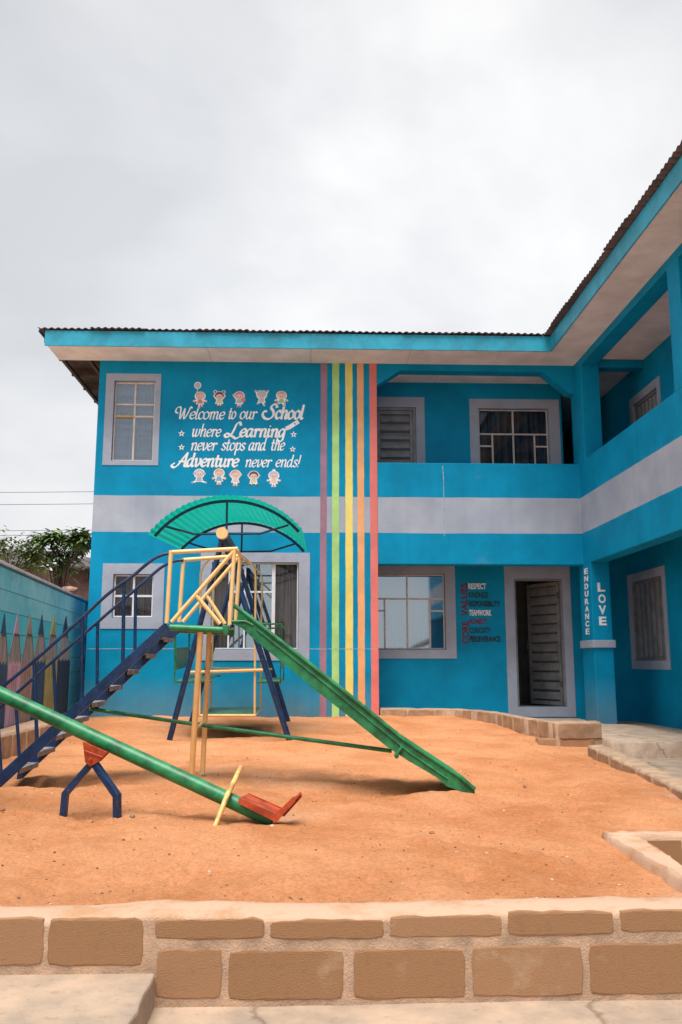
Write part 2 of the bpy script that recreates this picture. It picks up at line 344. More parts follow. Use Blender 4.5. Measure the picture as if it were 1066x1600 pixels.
dark = ramp(nz(22, 4, 0.7), 0.66, (0, 0, 0), 0.76, (0.45, 0.45, 0.45)); dc = ramp(nz(9), 0.4, (0.33, 0.13, 0.06), 0.6, (0.42, 0.17, 0.08))
base = mixc(dark, base, dc); l.new(base, p.inputs['Base Color'])
bu = n.new('ShaderNodeBump'); bu.inputs['Strength'].default_value = 0.9; bu.inputs['Distance'].default_value = 0.035
ad = n.new('ShaderNodeMath'); ad.operation = 'ADD'; l.new(nz(34, 8, 0.8), ad.inputs[0]); l.new(nz(14, 6, 0.6), ad.inputs[1]); l.new(ad.outputs[0], bu.inputs['Height']); l.new(bu.outputs[0], p.inputs['Normal'])
M['sand'] = m
ys = 3.88*np.power((Y0+1.1)/3.88, np.linspace(0, 1, 520))
sheet('sand', np.linspace(-5.2, 4.4, 560), ys, sandz, M['sand'])
def szz(x, y): return float(sandz(x, y))

# front apron: low strip on the right, raised slab on the left
def apron(X, Y): return 0.012*vnoise(X, Y, 0.9, 11)+0.004*vnoise(X, Y, 0.15, 12)
sheet('concrete_apron', np.linspace(-6, 7, 300), np.linspace(-3, 3.95, 200), lambda X, Y: apron(X, Y)+0.0, M['concrete'])
xe = W(240, 1522, Y=3.74).x
mb = MB(); xs = [xe+0.004*math.sin(k*1.7)+0.003*math.sin(k*4.1) for k in range(40)]; yy = np.linspace(0.5, 3.83, 40)
poly = [(-6, 0.5, -0.1), *[(xs[k], yy[k], -0.1) for k in range(40)], (-6, 3.83, -0.1)]
o = mb.prism(poly, (0, 0, 0.225)).build('raised_concrete_slab', M['concrete'], bevel=0.012); tag(o, kind='structure')

# ------------------------------------------------------------------ low block walls
def rough_prism(poly, z0, z1, seed, amp=0.006, step=0.06):
    """solid with a hand-trowelled look: outline resampled and jittered"""
    r = random.Random(seed); pts = []
    n = len(poly)
    for i in range(n):
        a, b = Vector((*poly[i], 0)), Vector((*poly[(i+1) % n], 0)); k = max(1, int((b-a).length/step))
        for j in range(k):
            q = a.lerp(b, j/k)
            if j: q += Vector((r.uniform(-amp, amp), r.uniform(-amp, amp), 0))
            pts.append(q)
    mb = MB(); N_ = len(pts); cx = sum(p.x for p in pts)/N_; 
    lv = [(z0, 0), (z1-0.02, 0), (z1, 1)]
    # normals for the inset top edge
    vs = []
    for z, k in lv:
        for i, q in enumerate(pts):
            tdir = (pts[(i+1) % N_]-pts[i-1]).normalized(); nr = Vector((-tdir.y, tdir.x, 0)); ins = 0.014*k
            vs.append((q.x+nr.x*ins, q.y+nr.y*ins, z+(r.uniform(-amp, amp)*0.9 if k else 0)))
    fs = []
    for s in range(2):
        for i in range(N_): fs.append((s*N_+i, s*N_+(i+1) % N_, (s+1)*N_+(i+1) % N_, (s+1)*N_+i))
    mb.add(vs, fs, 0, True)
    mb.add(vs[2*N_:], [tuple(range(N_))], 0, False)
    return mb
def block_on(parent, P0, dirv, nrm, L_, z0, h, proud, seed, m, depth=0.02):
    """one sandcrete block face: a slab with soft uneven edges standing proud of the mortar"""
    r = random.Random(seed); dv = Vector(dirv).normalized(); nv = Vector(nrm).normalized(); na, nb_ = 9, 5
    mb = MB(); vs = []
    for lay in range(3):
        ins = (0.0, 0.0, 0.005)[lay]; off = (-depth, proud-0.0025, proud)[lay]
        ring = []
        for k in range(na): ring.append((k/na, 0))
        for k in range(nb_): ring.append((1, k/nb_))
        for k in range(na): ring.append((1-k/na, 1))
        for k in range(nb_): ring.append((0, 1-k/nb_))
        rr = random.Random(seed+5)
        for (s, t_) in ring:
            js, jt = rr.uniform(-.0035, .0035), rr.uniform(-.0035, .0035)
            a = ins+(L_-2*ins)*s+js; b = ins+(h-2*ins)*t_+jt
            corner = (abs(s-0.5)*2)**12*(abs(t_-0.5)*2)**12
            a += (0.006 if s < 0.5 else -0.006)*(corner > .999); b += (0.005 if t_ < 0.5 else -0.005)*(corner > .999)
            q = Vector(P0)+dv*a+nv*(off+(0 if lay == 2 else rr.uniform(-.0012, .0012))); vs.append((q.x, q.y, z0+b))
    n_ = len(vs)//3; fs = []
    for s in range(2):
        for i in range(n_): fs.append((s*n_+i, s*n_+(i+1) % n_, (s+1)*n_+(i+1) % n_, (s+1)*n_+i))
    mb.add(vs, fs); mb.add(vs[2*n_:], [tuple(range(n_))])
    return mb.build('block', m, parent)

M['mortar2'] = mat('dusty_mortar', (0.52, 0.35, 0.235), 0.95, 0.12, 7, 0.8, 60, bdist=0.015)
# 1. the wall along the front of the sand pit, two courses
YW = 3.78; ZW = 0.325
fw = thing('low_block_wall', 'low two-course sandcrete block wall with a pale mortar top along the front edge of the sand', 'wall', (0, 3.9, 0))
mb = MB(); nx = 260; xs = np.linspace(-5, 5.6, nx); prof = []
for i, x in enumerate(xs):
    j1 = 0.003*vnoise(np.array([x]), np.array([0.]), 0.35, 21)[0]+0.002*vnoise(np.array([x]), np.array([0.]), 0.09, 22)[0]
    j2 = 0.06*vnoise(np.array([x]), np.array([0.]), 0.45, 23)[0]+0.015*vnoise(np.array([x]), np.array([0.]), 0.12, 24)[0]
    j3 = 0.025*vnoise(np.array([x]), np.array([0.]), 0.6, 25)[0]+0.010*vnoise(np.array([x]), np.array([0.]), 0.1, 26)[0]
    top = ZW+j3+0.008
    sl_ = 0.02
    prof.append([(x, YW+j1*0.4, -0.12), (x, YW+j1*0.8, 0.10), (x, YW+j1, 0.235), (x, YW+j1, top-0.040), (x, YW+j1, top-0.020), (x, YW+0.004+j1, top-0.007), (x, YW+0.03, top+0.003), (x, YW+0.13, top+0.010+j1*.5), (x, YW+0.21+j2, top+0.004), (x, YW+0.26+j2*1.2, top-0.02), (x, YW+0.30+j2, 0.1)])
k = len(prof[0]); vs = [q for r_ in prof for q in r_]; fs = [(i*k+j, i*k+j+1, (i+1)*k+j+1, (i+1)*k+j) for i in range(nx-1) for j in range(k-1)]
mb.add(vs, fs, 0, True)
for i_ in range(len(mb.m)): mb.m[i_] = 0 if (i_ % (k-1)) < 4 else 1
mb.build('mortar', [M['mortar_face'], M['mortar']], fw)
def courses(rows, seed):
    for r_, (v0, v1, spans) in enumerate(rows):
        for q, (u0, u1) in enumerate(spans):
            um = (u0+u1)/2
            a = W(u0-2.5, (v0+v1)/2, Y=YW).x; b = W(u1+2.5, (v0+v1)/2, Y=YW).x; z1 = W(um, v0, Y=YW).z; z0 = W(um, v1, Y=YW).z
            block_on(fw, (a, YW, 0), (1, 0, 0), (0, -1, 0), b-a, z0, z1-z0-(.004 if v0 < 1450 else 0), 0.0035, seed+r_*50+q, M['block'] if (q+r_) % 3 else M['block2'])
courses([(1434, 1509, [(-150, 65), (78, 222)]),
         (1434, 1467, [(245, 411)]), (1436, 1467, [(425, 597)]), (1430, 1464, [(612, 782)]), (1423, 1461, [(796, 956)]), (1420, 1456, [(972, 1140)]),
         (1483, 1560, [(247, 344)]), (1485, 1562, [(359, 534)]), (1483, 1560, [(556, 724)]), (1478, 1556, [(740, 908)]), (1474, 1553, [(924, 1095)])], 100)

# 2. the planter at the right: ring wall with a pit
pl = thing('planter_kerb', 'rough mortared kerb round an empty square planting pit at the right edge of the sand', 'kerb', (2.4, 4.9, 0.3))
zk = 0.36
A = W(940, 1299, Z=zk); A2 = W(1004, 1305, Z=zk); B_ = W(1066, 1349, Z=zk)
xo, xi = 1.74, 2.02
rough_prism([(xo, 4.02), (B_.x+(B_.x-A2.x)*.25, 4.02), (B_.x, B_.y), (A2.x, A2.y), (xo-.0, A.y)], 0.0, zk-.005, 31, 0.010).build('kerb_side', M['mortar'], pl)
rough_prism([(xo+.003, A2.y+.003), (4.6, A2.y+.003), (4.6, A.y+.02), (xo+.003, A.y+.02)], 0.0, zk, 32, 0.010).build('kerb_back', M['mortar'], pl)
MB().box(A2.x+.01, 4.6, A2.y-.006, A2.y+.05, 0.0, zk-.03).build('inner_face', M['block'], pl)
o = MB().box(1.9, 4.6, 4.0, A2.y, 0.0, 0.06).build('pit_floor', M['concrete'], None); tag(o, kind='structure')

# 3. kerb in front of the verandah, from the striped wall to the corner block, filled with a concrete floor
vk = thing('verandah_kerb', 'low sandcrete block kerb stepping forward from the striped wall to a big corner block', 'kerb', (2.9, 10.5, 0.5))
ZK = 0.655
pts_uv = [(592, 1105), (722, 1105.5), (770, 1113), (815, 1122), (868, 1131), (940, 1126)]
kp = [W(u, v, Z=ZK) for u, v in pts_uv]
kp[0].x = XS+0.02; kp[0].y = 13.72; kp[1].y = 13.5; kp[1].x = W(722, 1106, Y=13.5).x
kp[4] = W(868, 1130, Y=10.55); kp[4].z = ZK; kp[5] = Vector((W(940, 1140, Y=10.62).x, 10.62, ZK))
line = [Vector((p.x, p.y, 0)) for p in kp[:5]]
poly = [(p.x, p.y) for p in line]+[(kp[5].x, kp[5].y), (kp[5].x+.02, kp[5].y+.24), (line[4].x+.05, line[4].y+.26)]+[(p.x+.10, p.y+.22) for p in reversed(line[1:4])]+[(XS+0.02, 14.1)]
rough_prism(poly, 0.25, ZK, 41, 0.008, 0.12).build('mortar', M['mortar2'], vk)
cnt = 0
for i in range(4):
    a, b = line[i], line[i+1]; d = (b-a); Ls = d.length; nrm = Vector((d.y, -d.x, 0)).normalized(); nb = max(1, round(Ls/0.47)); w = Ls/nb
    for q in range(nb):
        P = a + d.normalized()*(q*w+0.012); cnt += 1
        zt = min(ZK-0.02, ZK-0.02); block_on(vk, P, d, nrm, w-0.018, 0.47, zt-0.47+.012, 0.004, 400+cnt, M['block3'])
a = Vector((kp[4].x, kp[4].y, 0)); b = Vector((kp[5].x, kp[5].y, 0))
cw = (b-a).length
block_on(vk, a+(b-a).normalized()*0.035, b-a, (0, -1, 0), cw-0.04, 0.465, 0.175, 0.012, 451, M['block3'])
rough_prism([(a.x-.22, a.y-.02), (b.x-.1, b.y-.03), (b.x-.1, b.y+.2), (a.x-.2, a.y+.2)], 0.25, 0.462, 43, 0.01, 0.08).build('footing', M['block'], vk)
o = MB().prism([(XS+.03, 14.0, 0.2), *[(p.x+.08, p.y+.2, 0.2) for p in line[1:]], (kp[5].x-.01, kp[5].y+.2, 0.2), (kp[5].x-.01, Y1+.1, 0.2), (XS+.03, Y1+.1, 0.2)], (0, 0, FLOOR-0.2)).build('verandah_floor', M['concrete2']); tag(o, kind='structure')
# landing in front of the corner pillar and the right-hand verandah floor
p1 = W(945, 1160, Z=0.455); p2 = W(1061, 1155, Z=0.455)
lx = kp[5].x-.008
poly = [(lx, p1.y), (4.75, p1.y+.06), (4.75, Y0-.6), (lx, Y0-.6)]
rough_prism(poly, 0.1, 0.455, 51, 0.006, 0.08).build('landing', M['concrete2']); tag(bpy.data.objects['landing'], kind='structure')
o = MB().box(4.40, 7, -2.4, 18.25, 0.05, 0.40).build('corridor_floor', M['concrete2']); tag(o, kind='structure')
o = MB().box(kp[5].x-.008, 4.40, Y0-.6, 18.5, 0.05, 0.452).build('back_floor', M['concrete2']); tag(o, kind='structure')
sheet('path', np.linspace(3.0, 4.40, 60), np.linspace(2.5, p1.y+.05, 140), lambda X, Y: 0.275+0.01*vnoise(X, Y, .7, 61), M['concrete'])
# 4. kerb between sand and path
k2 = thing('path_kerb', 'single-course block kerb slanting forward from below the corner block along the sand and the path', 'kerb', (3.2, 8, 0.4))
q0 = W(918, 1164, Z=0.47); q1 = W(1058, 1230, Z=0.43)
dv = (q1-q0); dv.z = 0; dn = dv.normalized(); nrm = Vector((dn.y, -dn.x, 0)); 
if nrm.x > 0: nrm = -nrm
s0 = Vector((q0.x, q0.y, 0)); LL = dv.length*1.9
e0 = s0+dn*LL; side = -nrm*0.2
mb = MB(); nseg = 60; vs = []
for i in range(nseg):
    P = s0+dn*(LL*i/(nseg-1)); z = 0.47-0.05*i/(nseg-1)*1.5; j = random.uniform(-.006, .006); j2 = random.uniform(-.01, .01)
    for (o_, zz) in ((nrm*(0.0+j), 0.15), (nrm*j, z-.02), (-nrm*(.015-j), z+j), (-nrm*(.17+j2), z+.003-j), (-nrm*(.20+j2), z-.02), (-nrm*.2, .15)): vs.append((P.x+o_.x, P.y+o_.y, zz))
mb.add(vs, [(i*6+k_, i*6+k_+1, (i+1)*6+k_+1, (i+1)*6+k_) for i in range(nseg-1) for k_ in range(5)], 0, True)
mb.add(vs[:6], [tuple(range(6))]); mb.build('mortar', M['mortar2'], k2)
nb = int(LL/0.47)
for i in range(nb):
    z = 0.47-0.075*(i+.5)/nb; block_on(k2, s0+dn*(LL/nb*i+.02), dn, nrm, LL/nb-.04, 0.28, z-0.28-.02, 0.005, 500+i, M['block3'])

# ------------------------------------------------------------------ boundary wall with painted pencils
Wp0, Wp1 = Vector((-3.3, 9.3, 0)), Vector((-3.66, 13.0, 0)); wd = (Wp1-Wp0).normalized(); wn = Vector((wd.y, -wd.x, 0))
if wn.x < 0: wn = -wn
def WW(u, v, off=0.0):
    P0_ = Wp0+wn*off; d = ray(u, v); t_ = (P0_-EYE).dot(wn)/d.dot(wn); q = EYE+d*t_; return q
def wpt(s, z, off): q = Wp0+wd*s+wn*off; return (q.x, q.y, z)
bw = thing('boundary_wall', 'light blue block wall painted with a row of tall pencils, left of the blue building', 'wall', (-3.5, 10, 0.4))
M['bwall'] = mat('faded_blue_wall_paint', (0.08, 0.56, 0.72), 0.75, 0.0, 0.5, 0.5, 30, col2=(0.02, 0.40, 0.62), spots=0.25)
M['bwall_pale'] = mat('pale_blue_wall_paint', (0.36, 0.78, 0.88), 0.75, 0.0, 0.7, 0.5, 30, col2=(0.12, 0.54, 0.70), spots=0.3)
ztop = [WW(0, 883).z, WW(70, 902).z, WW(128, 911).z]
s_of = lambda q: (Vector((q.x, q.y, 0))-Wp0).dot(wd)
sE = 8.2; ZT = 2.42
mb = MB(); fw_ = lambda a, b, d: wpt(a, b, -d)
mb.fbox(fw_, -8, sE, -0.1, ZT-.03, 0.0, 0.15); mb.build('wall_core', mat('joint_paint', (0.03, .24, .36), .8, .1), bw)
zc = 0.30; row = 0
while zc < ZT-0.06:
    h = min(0.225, ZT-0.035-zc); off = 0.24*(row % 2); s = -2.4+off
    while s < min(sE, 5.6)-0.02:
        L_ = min(0.47, sE-s)
        mb = MB(); r_ = random.Random(row*97+int(s*50)); pr = 0.009+r_.uniform(-.002, .003)
        mb.fbox(fw_, s+0.0018, s+L_-0.0022, zc+0.0018, zc+h-0.0022, -pr, 0.02)
        mb.build('block', M['bwall_pale'] if zc > 1.75 else M['bwall'], bw); s += 0.475
    zc += 0.229; row += 1
mb = MB(); mb.fbox(fw_, -8, sE, ZT-.03, ZT, -.025, 0.17); mb.build('coping', mat('white_coping', (0.62, 0.66, 0.74), 0.7, 0.1, 6, 0.3), bw, bevel=0.006)
# pencils: body, timber cone, coloured lead, flat paint
M['pc_wood'] = mat('pencil_wood_paint', (0.30, 0.29, 0.28), 0.8, 0.15, 3, 0.3, 40, stretch=(3, 3, .5))
pcols = [(0.015, 0.07, 0.16), (0.50, 0.32, 0.45), (0.36, 0.24, 0.21), (0.015, 0.06, 0.16), (0.42, 0.36, 0.10), (0.012, 0.03, 0.075)]
tips = [2.5, 23, 43.5, 62, 81, 100]; OFF = 0.020
for k_, (u, col) in enumerate(zip(tips, pcols)):
    st = s_of(WW(u, 1000)); zt_ = WW(u, 958+k_*0.7).z; zl = WW(u, 991+k_*.4).z; zb = WW(u, 1037-k_*1.0).z; z0_ = 0.62
    hw = 0.5*abs(s_of(WW(u+10, 1000))-s_of(WW(u-9.5, 1000)))
    mlead = mat('pencil_paint', col, 0.75, 0.12, 4, 0.3, 40); lw = hw*(zt_-zl)/(zt_-zb)
    mb = MB(); zig = [(st-hw+2*hw*i/8, zb+(0.025 if i % 2 else -0.02)) for i in range(9)]
    mb.prism([wpt(st-hw, z0_, OFF-.014), wpt(st+hw, z0_, OFF-.014)]+[wpt(a, b, OFF-.014) for a, b in reversed(zig)], wn*0.014).build('painted_pencil', [mlead], bw)
    po = [o for o in bw.children][-1]
    tag(po, ['navy painted pencil', 'pink painted pencil', 'brown painted pencil', 'dark blue painted pencil', 'olive yellow painted pencil', 'near-black navy painted pencil'][k_])
    MB().prism([wpt(a, b+.002, OFF-.013) for a, b in zig]+[wpt(st+lw, zl, OFF-.013), wpt(st-lw, zl, OFF-.013)], wn*0.0115).build('pencil_wood', M['pc_wood'], po)
    MB().prism([wpt(st-lw, zl, OFF-.012), wpt(st+lw, zl, OFF-.012), wpt(st, zt_, OFF-.012)], wn*0.0115).build('pencil_lead', mlead, po)
    mb = MB()
    for sg in (-1, 1): mb.prism([wpt(st+sg*hw, zb, OFF), wpt(st+sg*(hw-.012), zb, OFF), wpt(st+sg*(lw-.010), zl, OFF), wpt(st+sg*lw, zl, OFF)], wn*0.002)
    for q in (-.35, 0, .35): mb.prism([wpt(st+q*hw-.004, z0_+.01, OFF), wpt(st+q*hw+.004, z0_+.01, OFF), wpt(st+q*hw+.004, zb-.03, OFF), wpt(st+q*hw-.004, zb-.03, OFF)], wn*0.0015)
    mb.prism([wpt(st-lw, zl-.02, OFF), wpt(st+lw, zl-.02, OFF), wpt(st+lw*.9, zl+.01, OFF), wpt(st-lw*.9, zl+.01, OFF)], wn*.002)
    mb.build('pencil_outline', M['steel_dark'], po)
# rubble lump on the coping
def stone(name, c, r, seed, m, parent=None, flat=0.7):
    bmx = bmesh.new(); bmesh.ops.create_icosphere(bmx, subdivisions=2, radius=r); rr = random.Random(seed)
    for v in bmx.verts: v.co *= rr.uniform(0.8, 1.15); v.co.z *= flat
    me = bpy.data.meshes.new(name); bmx.to_mesh(me); bmx.free(); me.materials.append(m)
    o = bpy.data.objects.new(name, me); C.objects.link(o); o.location = c; return o
q = WW(113, 903); o = stone('rubble_lump', (q.x-.02, q.y, ZT+.05), .11, 3, mat('rubble', (0.42, 0.25, 0.18), .95, .2, 8, .6)); o.scale = (1, 2.0, .8); tag(o, 'pinkish lump of rubble lying on top of the boundary wall', 'rubble')
# kerb at the foot of the wall
lk = thing('left_kerb', 'short pale block kerb between the pencil wall and the sand', 'kerb', (-3.2, 10, .5))
g0 = W(-60, 1163, Z=0.66); g1 = W(126, 1119, Z=0.66); g0.z = g1.z = 0; d = (g1-g0); dn = d.normalized(); nn = Vector((dn.y, -dn.x, 0))
if nn.x < 0: nn = -nn
s0_ = s_of(g0); s1_ = s_of(g1)
rough_prism([(g0.x, g0.y), (g1.x, g1.y), (wpt(s1_, 0, .02)[0], wpt(s1_, 0, .02)[1]), (wpt(s0_, 0, .02)[0], wpt(s0_, 0, .02)[1])][::1], 0.2, 0.655, 71, 0.006).build('mortar', M['mortar'], lk)
nb = max(1, int(d.length/0.45))
for i in range(nb): block_on(lk, g0+dn*(d.length/nb*i+.02), dn, nn, d.length/nb-.04, 0.36, 0.655-.02-.36, 0.005, 700+i, M['block3'])
# ================================================================== THE SCHOOL BUILDING
sb = thing('school_building', 'bright blue two-storey L-shaped school building with a grey band, rainbow stripes and a painted slogan', 'building', (0, Y0, 0.4))
YE = -2.5
ff, fr, fx = FY(Y0), FY(Y1), FX(XI)
def rectY(yc, u0, v0, u1, v1):
    um, vm = (u0+u1)/2, (v0+v1)/2
    return [W(u0, vm, Y=yc).x, W(u1, vm, Y=yc).x, W(um, v1, Y=yc).z, W(um, v0, Y=yc).z]
HALF = lambda: [(0, .5, .0, .33), (.5, 1, .0, .33), (0, .2, .33, .49), (0, .2, .49, 1), (.2, .5, .33, 1), (.5, .8, .33, 1), (.8, 1, .33, .49), (.8, 1, .49, 1)]
S1, O1 = rectY(Y0, 163.5, 584, 250, 727), rectY(Y0, 176.5, 595, 241.5, 720)
S2, O2 = rectY(Y0, 159, 880.5, 256, 982.5), rectY(Y0, 176, 897, 239.5, 965)
S3, O3 = rectY(Y0, 312, 863.5, 484, 1032), rectY(Y0, 330, 878.5, 466.5, 1015)
S4 = rectY(Y1, 540, 620.5, 665, 860); S4[0] = XS+.004
O4 = rectY(Y1, 540, 636, 651.5, 860); O4[0] = XS+.03; O4[2] = S4[2] = 3.47
S5, O5 = rectY(Y1, 735, 624, 876, 772), rectY(Y1, 749, 638.5, 859, 757)
S6, O6 = rectY(Y1, 560, 870, 712, 1029), rectY(Y1, 578, 896.5, 696, 1015); S6[0] = XS+.004
SD, OD = rectY(Y1, 791, 885, 895, 1120), rectY(Y1, 806, 904, 882, 1104.5)
a_ = [W(980, 898, X=XI), W(1038, 885, X=XI), W(1050, 1047, X=XI), W(989, 1045, X=XI)]
S7 = [(a_[1].y+a_[2].y)/2, (a_[0].y+a_[3].y)/2, (a_[2].z+a_[3].z)/2, (a_[0].z+a_[1].z)/2]
O7 = [S7[0]+.13, S7[1]-.13, S7[2]+.14, S7[3]-.14]
S8 = [W(1033, 620, X=XI).y, W(985, 640, X=XI).y, 4.3, W(1032, 586, X=XI).z]; O8 = [S8[0]+.13, S8[1]-.13, S8[2]+.14, S8[3]-.14]
ex = lambda o: (o[0]-.015, o[1]+.015, o[2]-.015, o[3]+.015)
# wall paint that carries the grey band as paint (by height), with slightly wandering edges
m = M['blue'].copy(); m.name = 'blue_paint_with_grey_band'; M['wall'] = m
t = m.node_tree; n, l = t.nodes, t.links; p = n['Principled BSDF']
gm = n.new('ShaderNodeNewGeometry'); sx = n.new('ShaderNodeSeparateXYZ'); l.new(gm.outputs['Position'], sx.inputs[0])
wob = n.new('ShaderNodeTexNoise'); wob.inputs['Scale'].default_value = 1.1; l.new(gm.outputs['Position'], wob.inputs['Vector'])
ws = n.new('ShaderNodeMath'); ws.operation = 'MULTIPLY_ADD'; ws.inputs[1].default_value = 0.03; ws.inputs[2].default_value = -0.015; l.new(wob.outputs[0], ws.inputs[0])
zz = n.new('ShaderNodeMath'); zz.operation = 'ADD'; l.new(sx.outputs[2], zz.inputs[0]); l.new(ws.outputs[0], zz.inputs[1])
def cmp(op, a, b):
    x = n.new('ShaderNodeMath'); x.operation = op
    if isinstance(a, float): x.inputs[0].default_value = a
    else: l.new(a, x.inputs[0])
    if isinstance(b, float): x.inputs[1].default_value = b
    else: l.new(b, x.inputs[1])
    return x.outputs[0]
band = cmp('MULTIPLY', cmp('GREATER_THAN', zz.outputs[0], ZBAND0), cmp('LESS_THAN', zz.outputs[0], ZBAND1))
gr = n.new('ShaderNodeTexNoise'); gr.inputs['Scale'].default_value = 2.2; gr.inputs['Detail'].default_value = 7; l.new(gm.outputs['Position'], gr.inputs['Vector'])
rr_ = n.new('ShaderNodeValToRGB'); ee = rr_.color_ramp.elements; ee[0].position = .35; ee[0].color = (.34, .39, .49, 1); ee[1].position = .68; ee[1].color = (.43, .48, .565, 1); l.new(gr.outputs[0], rr_.inputs[0])
src = p.inputs['Base Color'].links[0].from_socket
# weathering: pale scuffs and rain-washed dust near the ground
sc_ = n.new('ShaderNodeTexNoise'); sc_.inputs['Scale'].default_value = 1.3; sc_.inputs['Detail'].default_value = 10; sc_.inputs['Roughness'].default_value = .7; l.new(gm.outputs['Position'], sc_.inputs['Vector'])
scr = n.new('ShaderNodeValToRGB'); ee = scr.color_ramp.elements; ee[0].position = .62; ee[0].color = (0, 0, 0, 1); ee[1].position = .80; ee[1].color = (.35, .35, .35, 1); l.new(sc_.outputs[0], scr.inputs[0])
m1 = n.new('ShaderNodeMixRGB'); m1.inputs[2].default_value = (.16, .42, .52, 1); l.new(scr.outputs[0], m1.inputs[0]); l.new(src, m1.inputs[1])
lo = n.new('ShaderNodeMapRange'); lo.inputs[1].default_value = .45; lo.inputs[2].default_value = 1.15; lo.inputs[3].default_value = .75; lo.inputs[4].default_value = 0; l.new(sx.outputs[2], lo.inputs[0])
lf = cmp('MULTIPLY', lo.outputs[0], sc_.outputs[0]); m2 = n.new('ShaderNodeMixRGB'); m2.inputs[2].default_value = (.26, .22, .17, 1); l.new(lf, m2.inputs[0]); l.new(m1.outputs[0], m2.inputs[1])
stv = n.new('ShaderNodeMapping'); stv.inputs['Scale'].default_value = (9, 9, .35); l.new(gm.outputs['Position'], stv.inputs[0])
stn = n.new('ShaderNodeTexNoise'); stn.inputs['Scale'].default_value = 1.0; stn.inputs['Detail'].default_value = 6; l.new(stv.outputs[0], stn.inputs['Vector'])
stk = n.new('ShaderNodeValToRGB'); ee = stk.color_ramp.elements; ee[0].position = .30; ee[0].color = (.70, .74, .76, 1); ee[1].position = .52; ee[1].color = (1, 1, 1, 1); l.new(stn.outputs[0], stk.inputs[0])
m3 = n.new('ShaderNodeMixRGB'); l.new(band, m3.inputs[0]); l.new(m2.outputs[0], m3.inputs[1]); l.new(rr_.outputs[0], m3.inputs[2]); m4 = n.new('ShaderNodeMixRGB'); m4.blend_type = 'MULTIPLY'; m4.inputs[0].default_value = .22; l.new(m3.outputs[0], m4.inputs[1]); l.new(stk.outputs[0], m4.inputs[2]); l.new(m4.outputs[0], p.inputs['Base Color'])

mb = MB(); wall_holes(mb, ff, XL, XS, 0.1, ZS+.2, .2, [ex(O1), ex(O2), ex(O3)]); mb.build('front_wall', M['wall'], sb)
mb = MB(); mb.box(XL, XL+.2, Y0+.2, 19, 0.1, ZS+.2).build('side_wall', M['wall'], sb); MB().box(XS-.2, XS, Y0+.2, 19, .1, ZS+.2).build('side_wall', M['wall'], sb)
mb = MB(); XU = W(879, 680, Y=Y1).x
wall_holes(mb, fr, XS, XI+.0, .1, 3.2, .15, [ex(OD), ex(O6)]); wall_holes(mb, fr, XS, XU, 3.2, ZS+.2, .15, [ex(O4), ex(O5)]); mb.build('verandah_wall', M['blue'], sb)
mb = MB(); mb.box(XU-.15, XU, Y1+.15, 18.5, .1, ZS+.2).box(XU, XI, 18.3, 18.5, .1, ZS+.2).box(XL, 8.6, 19, 19.2, .1, ZS+.2).box(8.4, 8.6, YE, 19, .1, ZS+.2); mb.build('back_wall', M['blue'], sb)
mb = MB(); wall_holes(mb, fx, YE, Y1-.003, .1, 3.2, .15, [ex(O7)]); wall_holes(mb, fx, YE, 18.3, 3.2, ZS+.2, .15, [ex(O8)]); mb.build('corridor_wall', M['blue'], sb)
mb = MB(); mb.box(XL+.2, XS-.2, Y0+.2, 19, 3.1, 3.3).box(XS, XU-.15, Y1+.15, 19, 3.1, 3.3).box(XI+.15, 8.4, YE, 19, 3.1, 3.3).box(XL+.2, XS-.2, Y0+.2, 19, .3, .47).box(XS, XU-.15, Y1+.15, 19, .3, .62).box(XL+.2, 8.4, 18.6, 18.9, .1, 6.3); mb.build('room_slab', M['inner'], sb)
mb = MB(); mb.box(2.55, 2.65, Y1+.15, 17.5, .62, 3.1).box(XS, XU-.15, 17.0, 17.1, .62, 3.1); mb.build('partition', M['inner'], sb)
# balcony parapet with its edge beam: one L-shaped piece, slab behind it
XB = XR+.25
mb = MB(); mb.prism([(XS+.002, Y0, ZBEAM), (XR, Y0, ZBEAM), (XR, YE, ZBEAM), (XB, YE, ZBEAM), (XB, Y0+.25, ZBEAM), (XS+.002, Y0+.25, ZBEAM)], (0, 0, ZPAR-ZBEAM)); mb.build('balcony_parapet', M['wall'], sb, bevel=0.012)
mb = MB(); mb.prism([(XS, Y0+.25, 3.25), (XB, Y0+.25, 3.25), (XB, YE, 3.25), (XI, YE, 3.25), (XI, 18.3, 3.25), (XU, 18.3, 3.25), (XU, Y1, 3.25), (XS, Y1, 3.25)], (0, 0, .14)); mb.build('balcony_slab', M['blue'], sb)
# roof beams, with the two slanting haunches over the left opening
zb1 = W(1046, 442.6, X=XB).z; zb1 = min(zb1, ZS-.12)
mb = MB(); x0, x1 = W(592, 600, Y=Y0).x, W(626, 578.5, Y=Y0).x; x2, x3 = W(848, 581, Y=Y0).x, XR
zc1 = W(626, 578.5, Y=Y0).z; zc0 = W(592, 602, Y=Y0).z; zc3 = W(889, 614, Y=Y0).z; xc3 = W(889, 614, Y=Y0).x
mb.prism([(XS+.002, Y0+.003, ZS+.1), (XS+.002, Y0+.003, zc0), (x1, Y0+.003, zc1), (x2, Y0+.003, zc1-.01), (xc3, Y0+.003, zc3), (XR-.003, Y0+.003, zc3-.02), (XR-.003, Y0+.003, ZS+.1)], (0, .22, 0)).build('opening_beam', M['blue'], sb)
mb = MB(); mb.box(XR, XB, YE, 14.03, zb1, ZS+.1); mb.build('corridor_beam', M['blue'], sb)
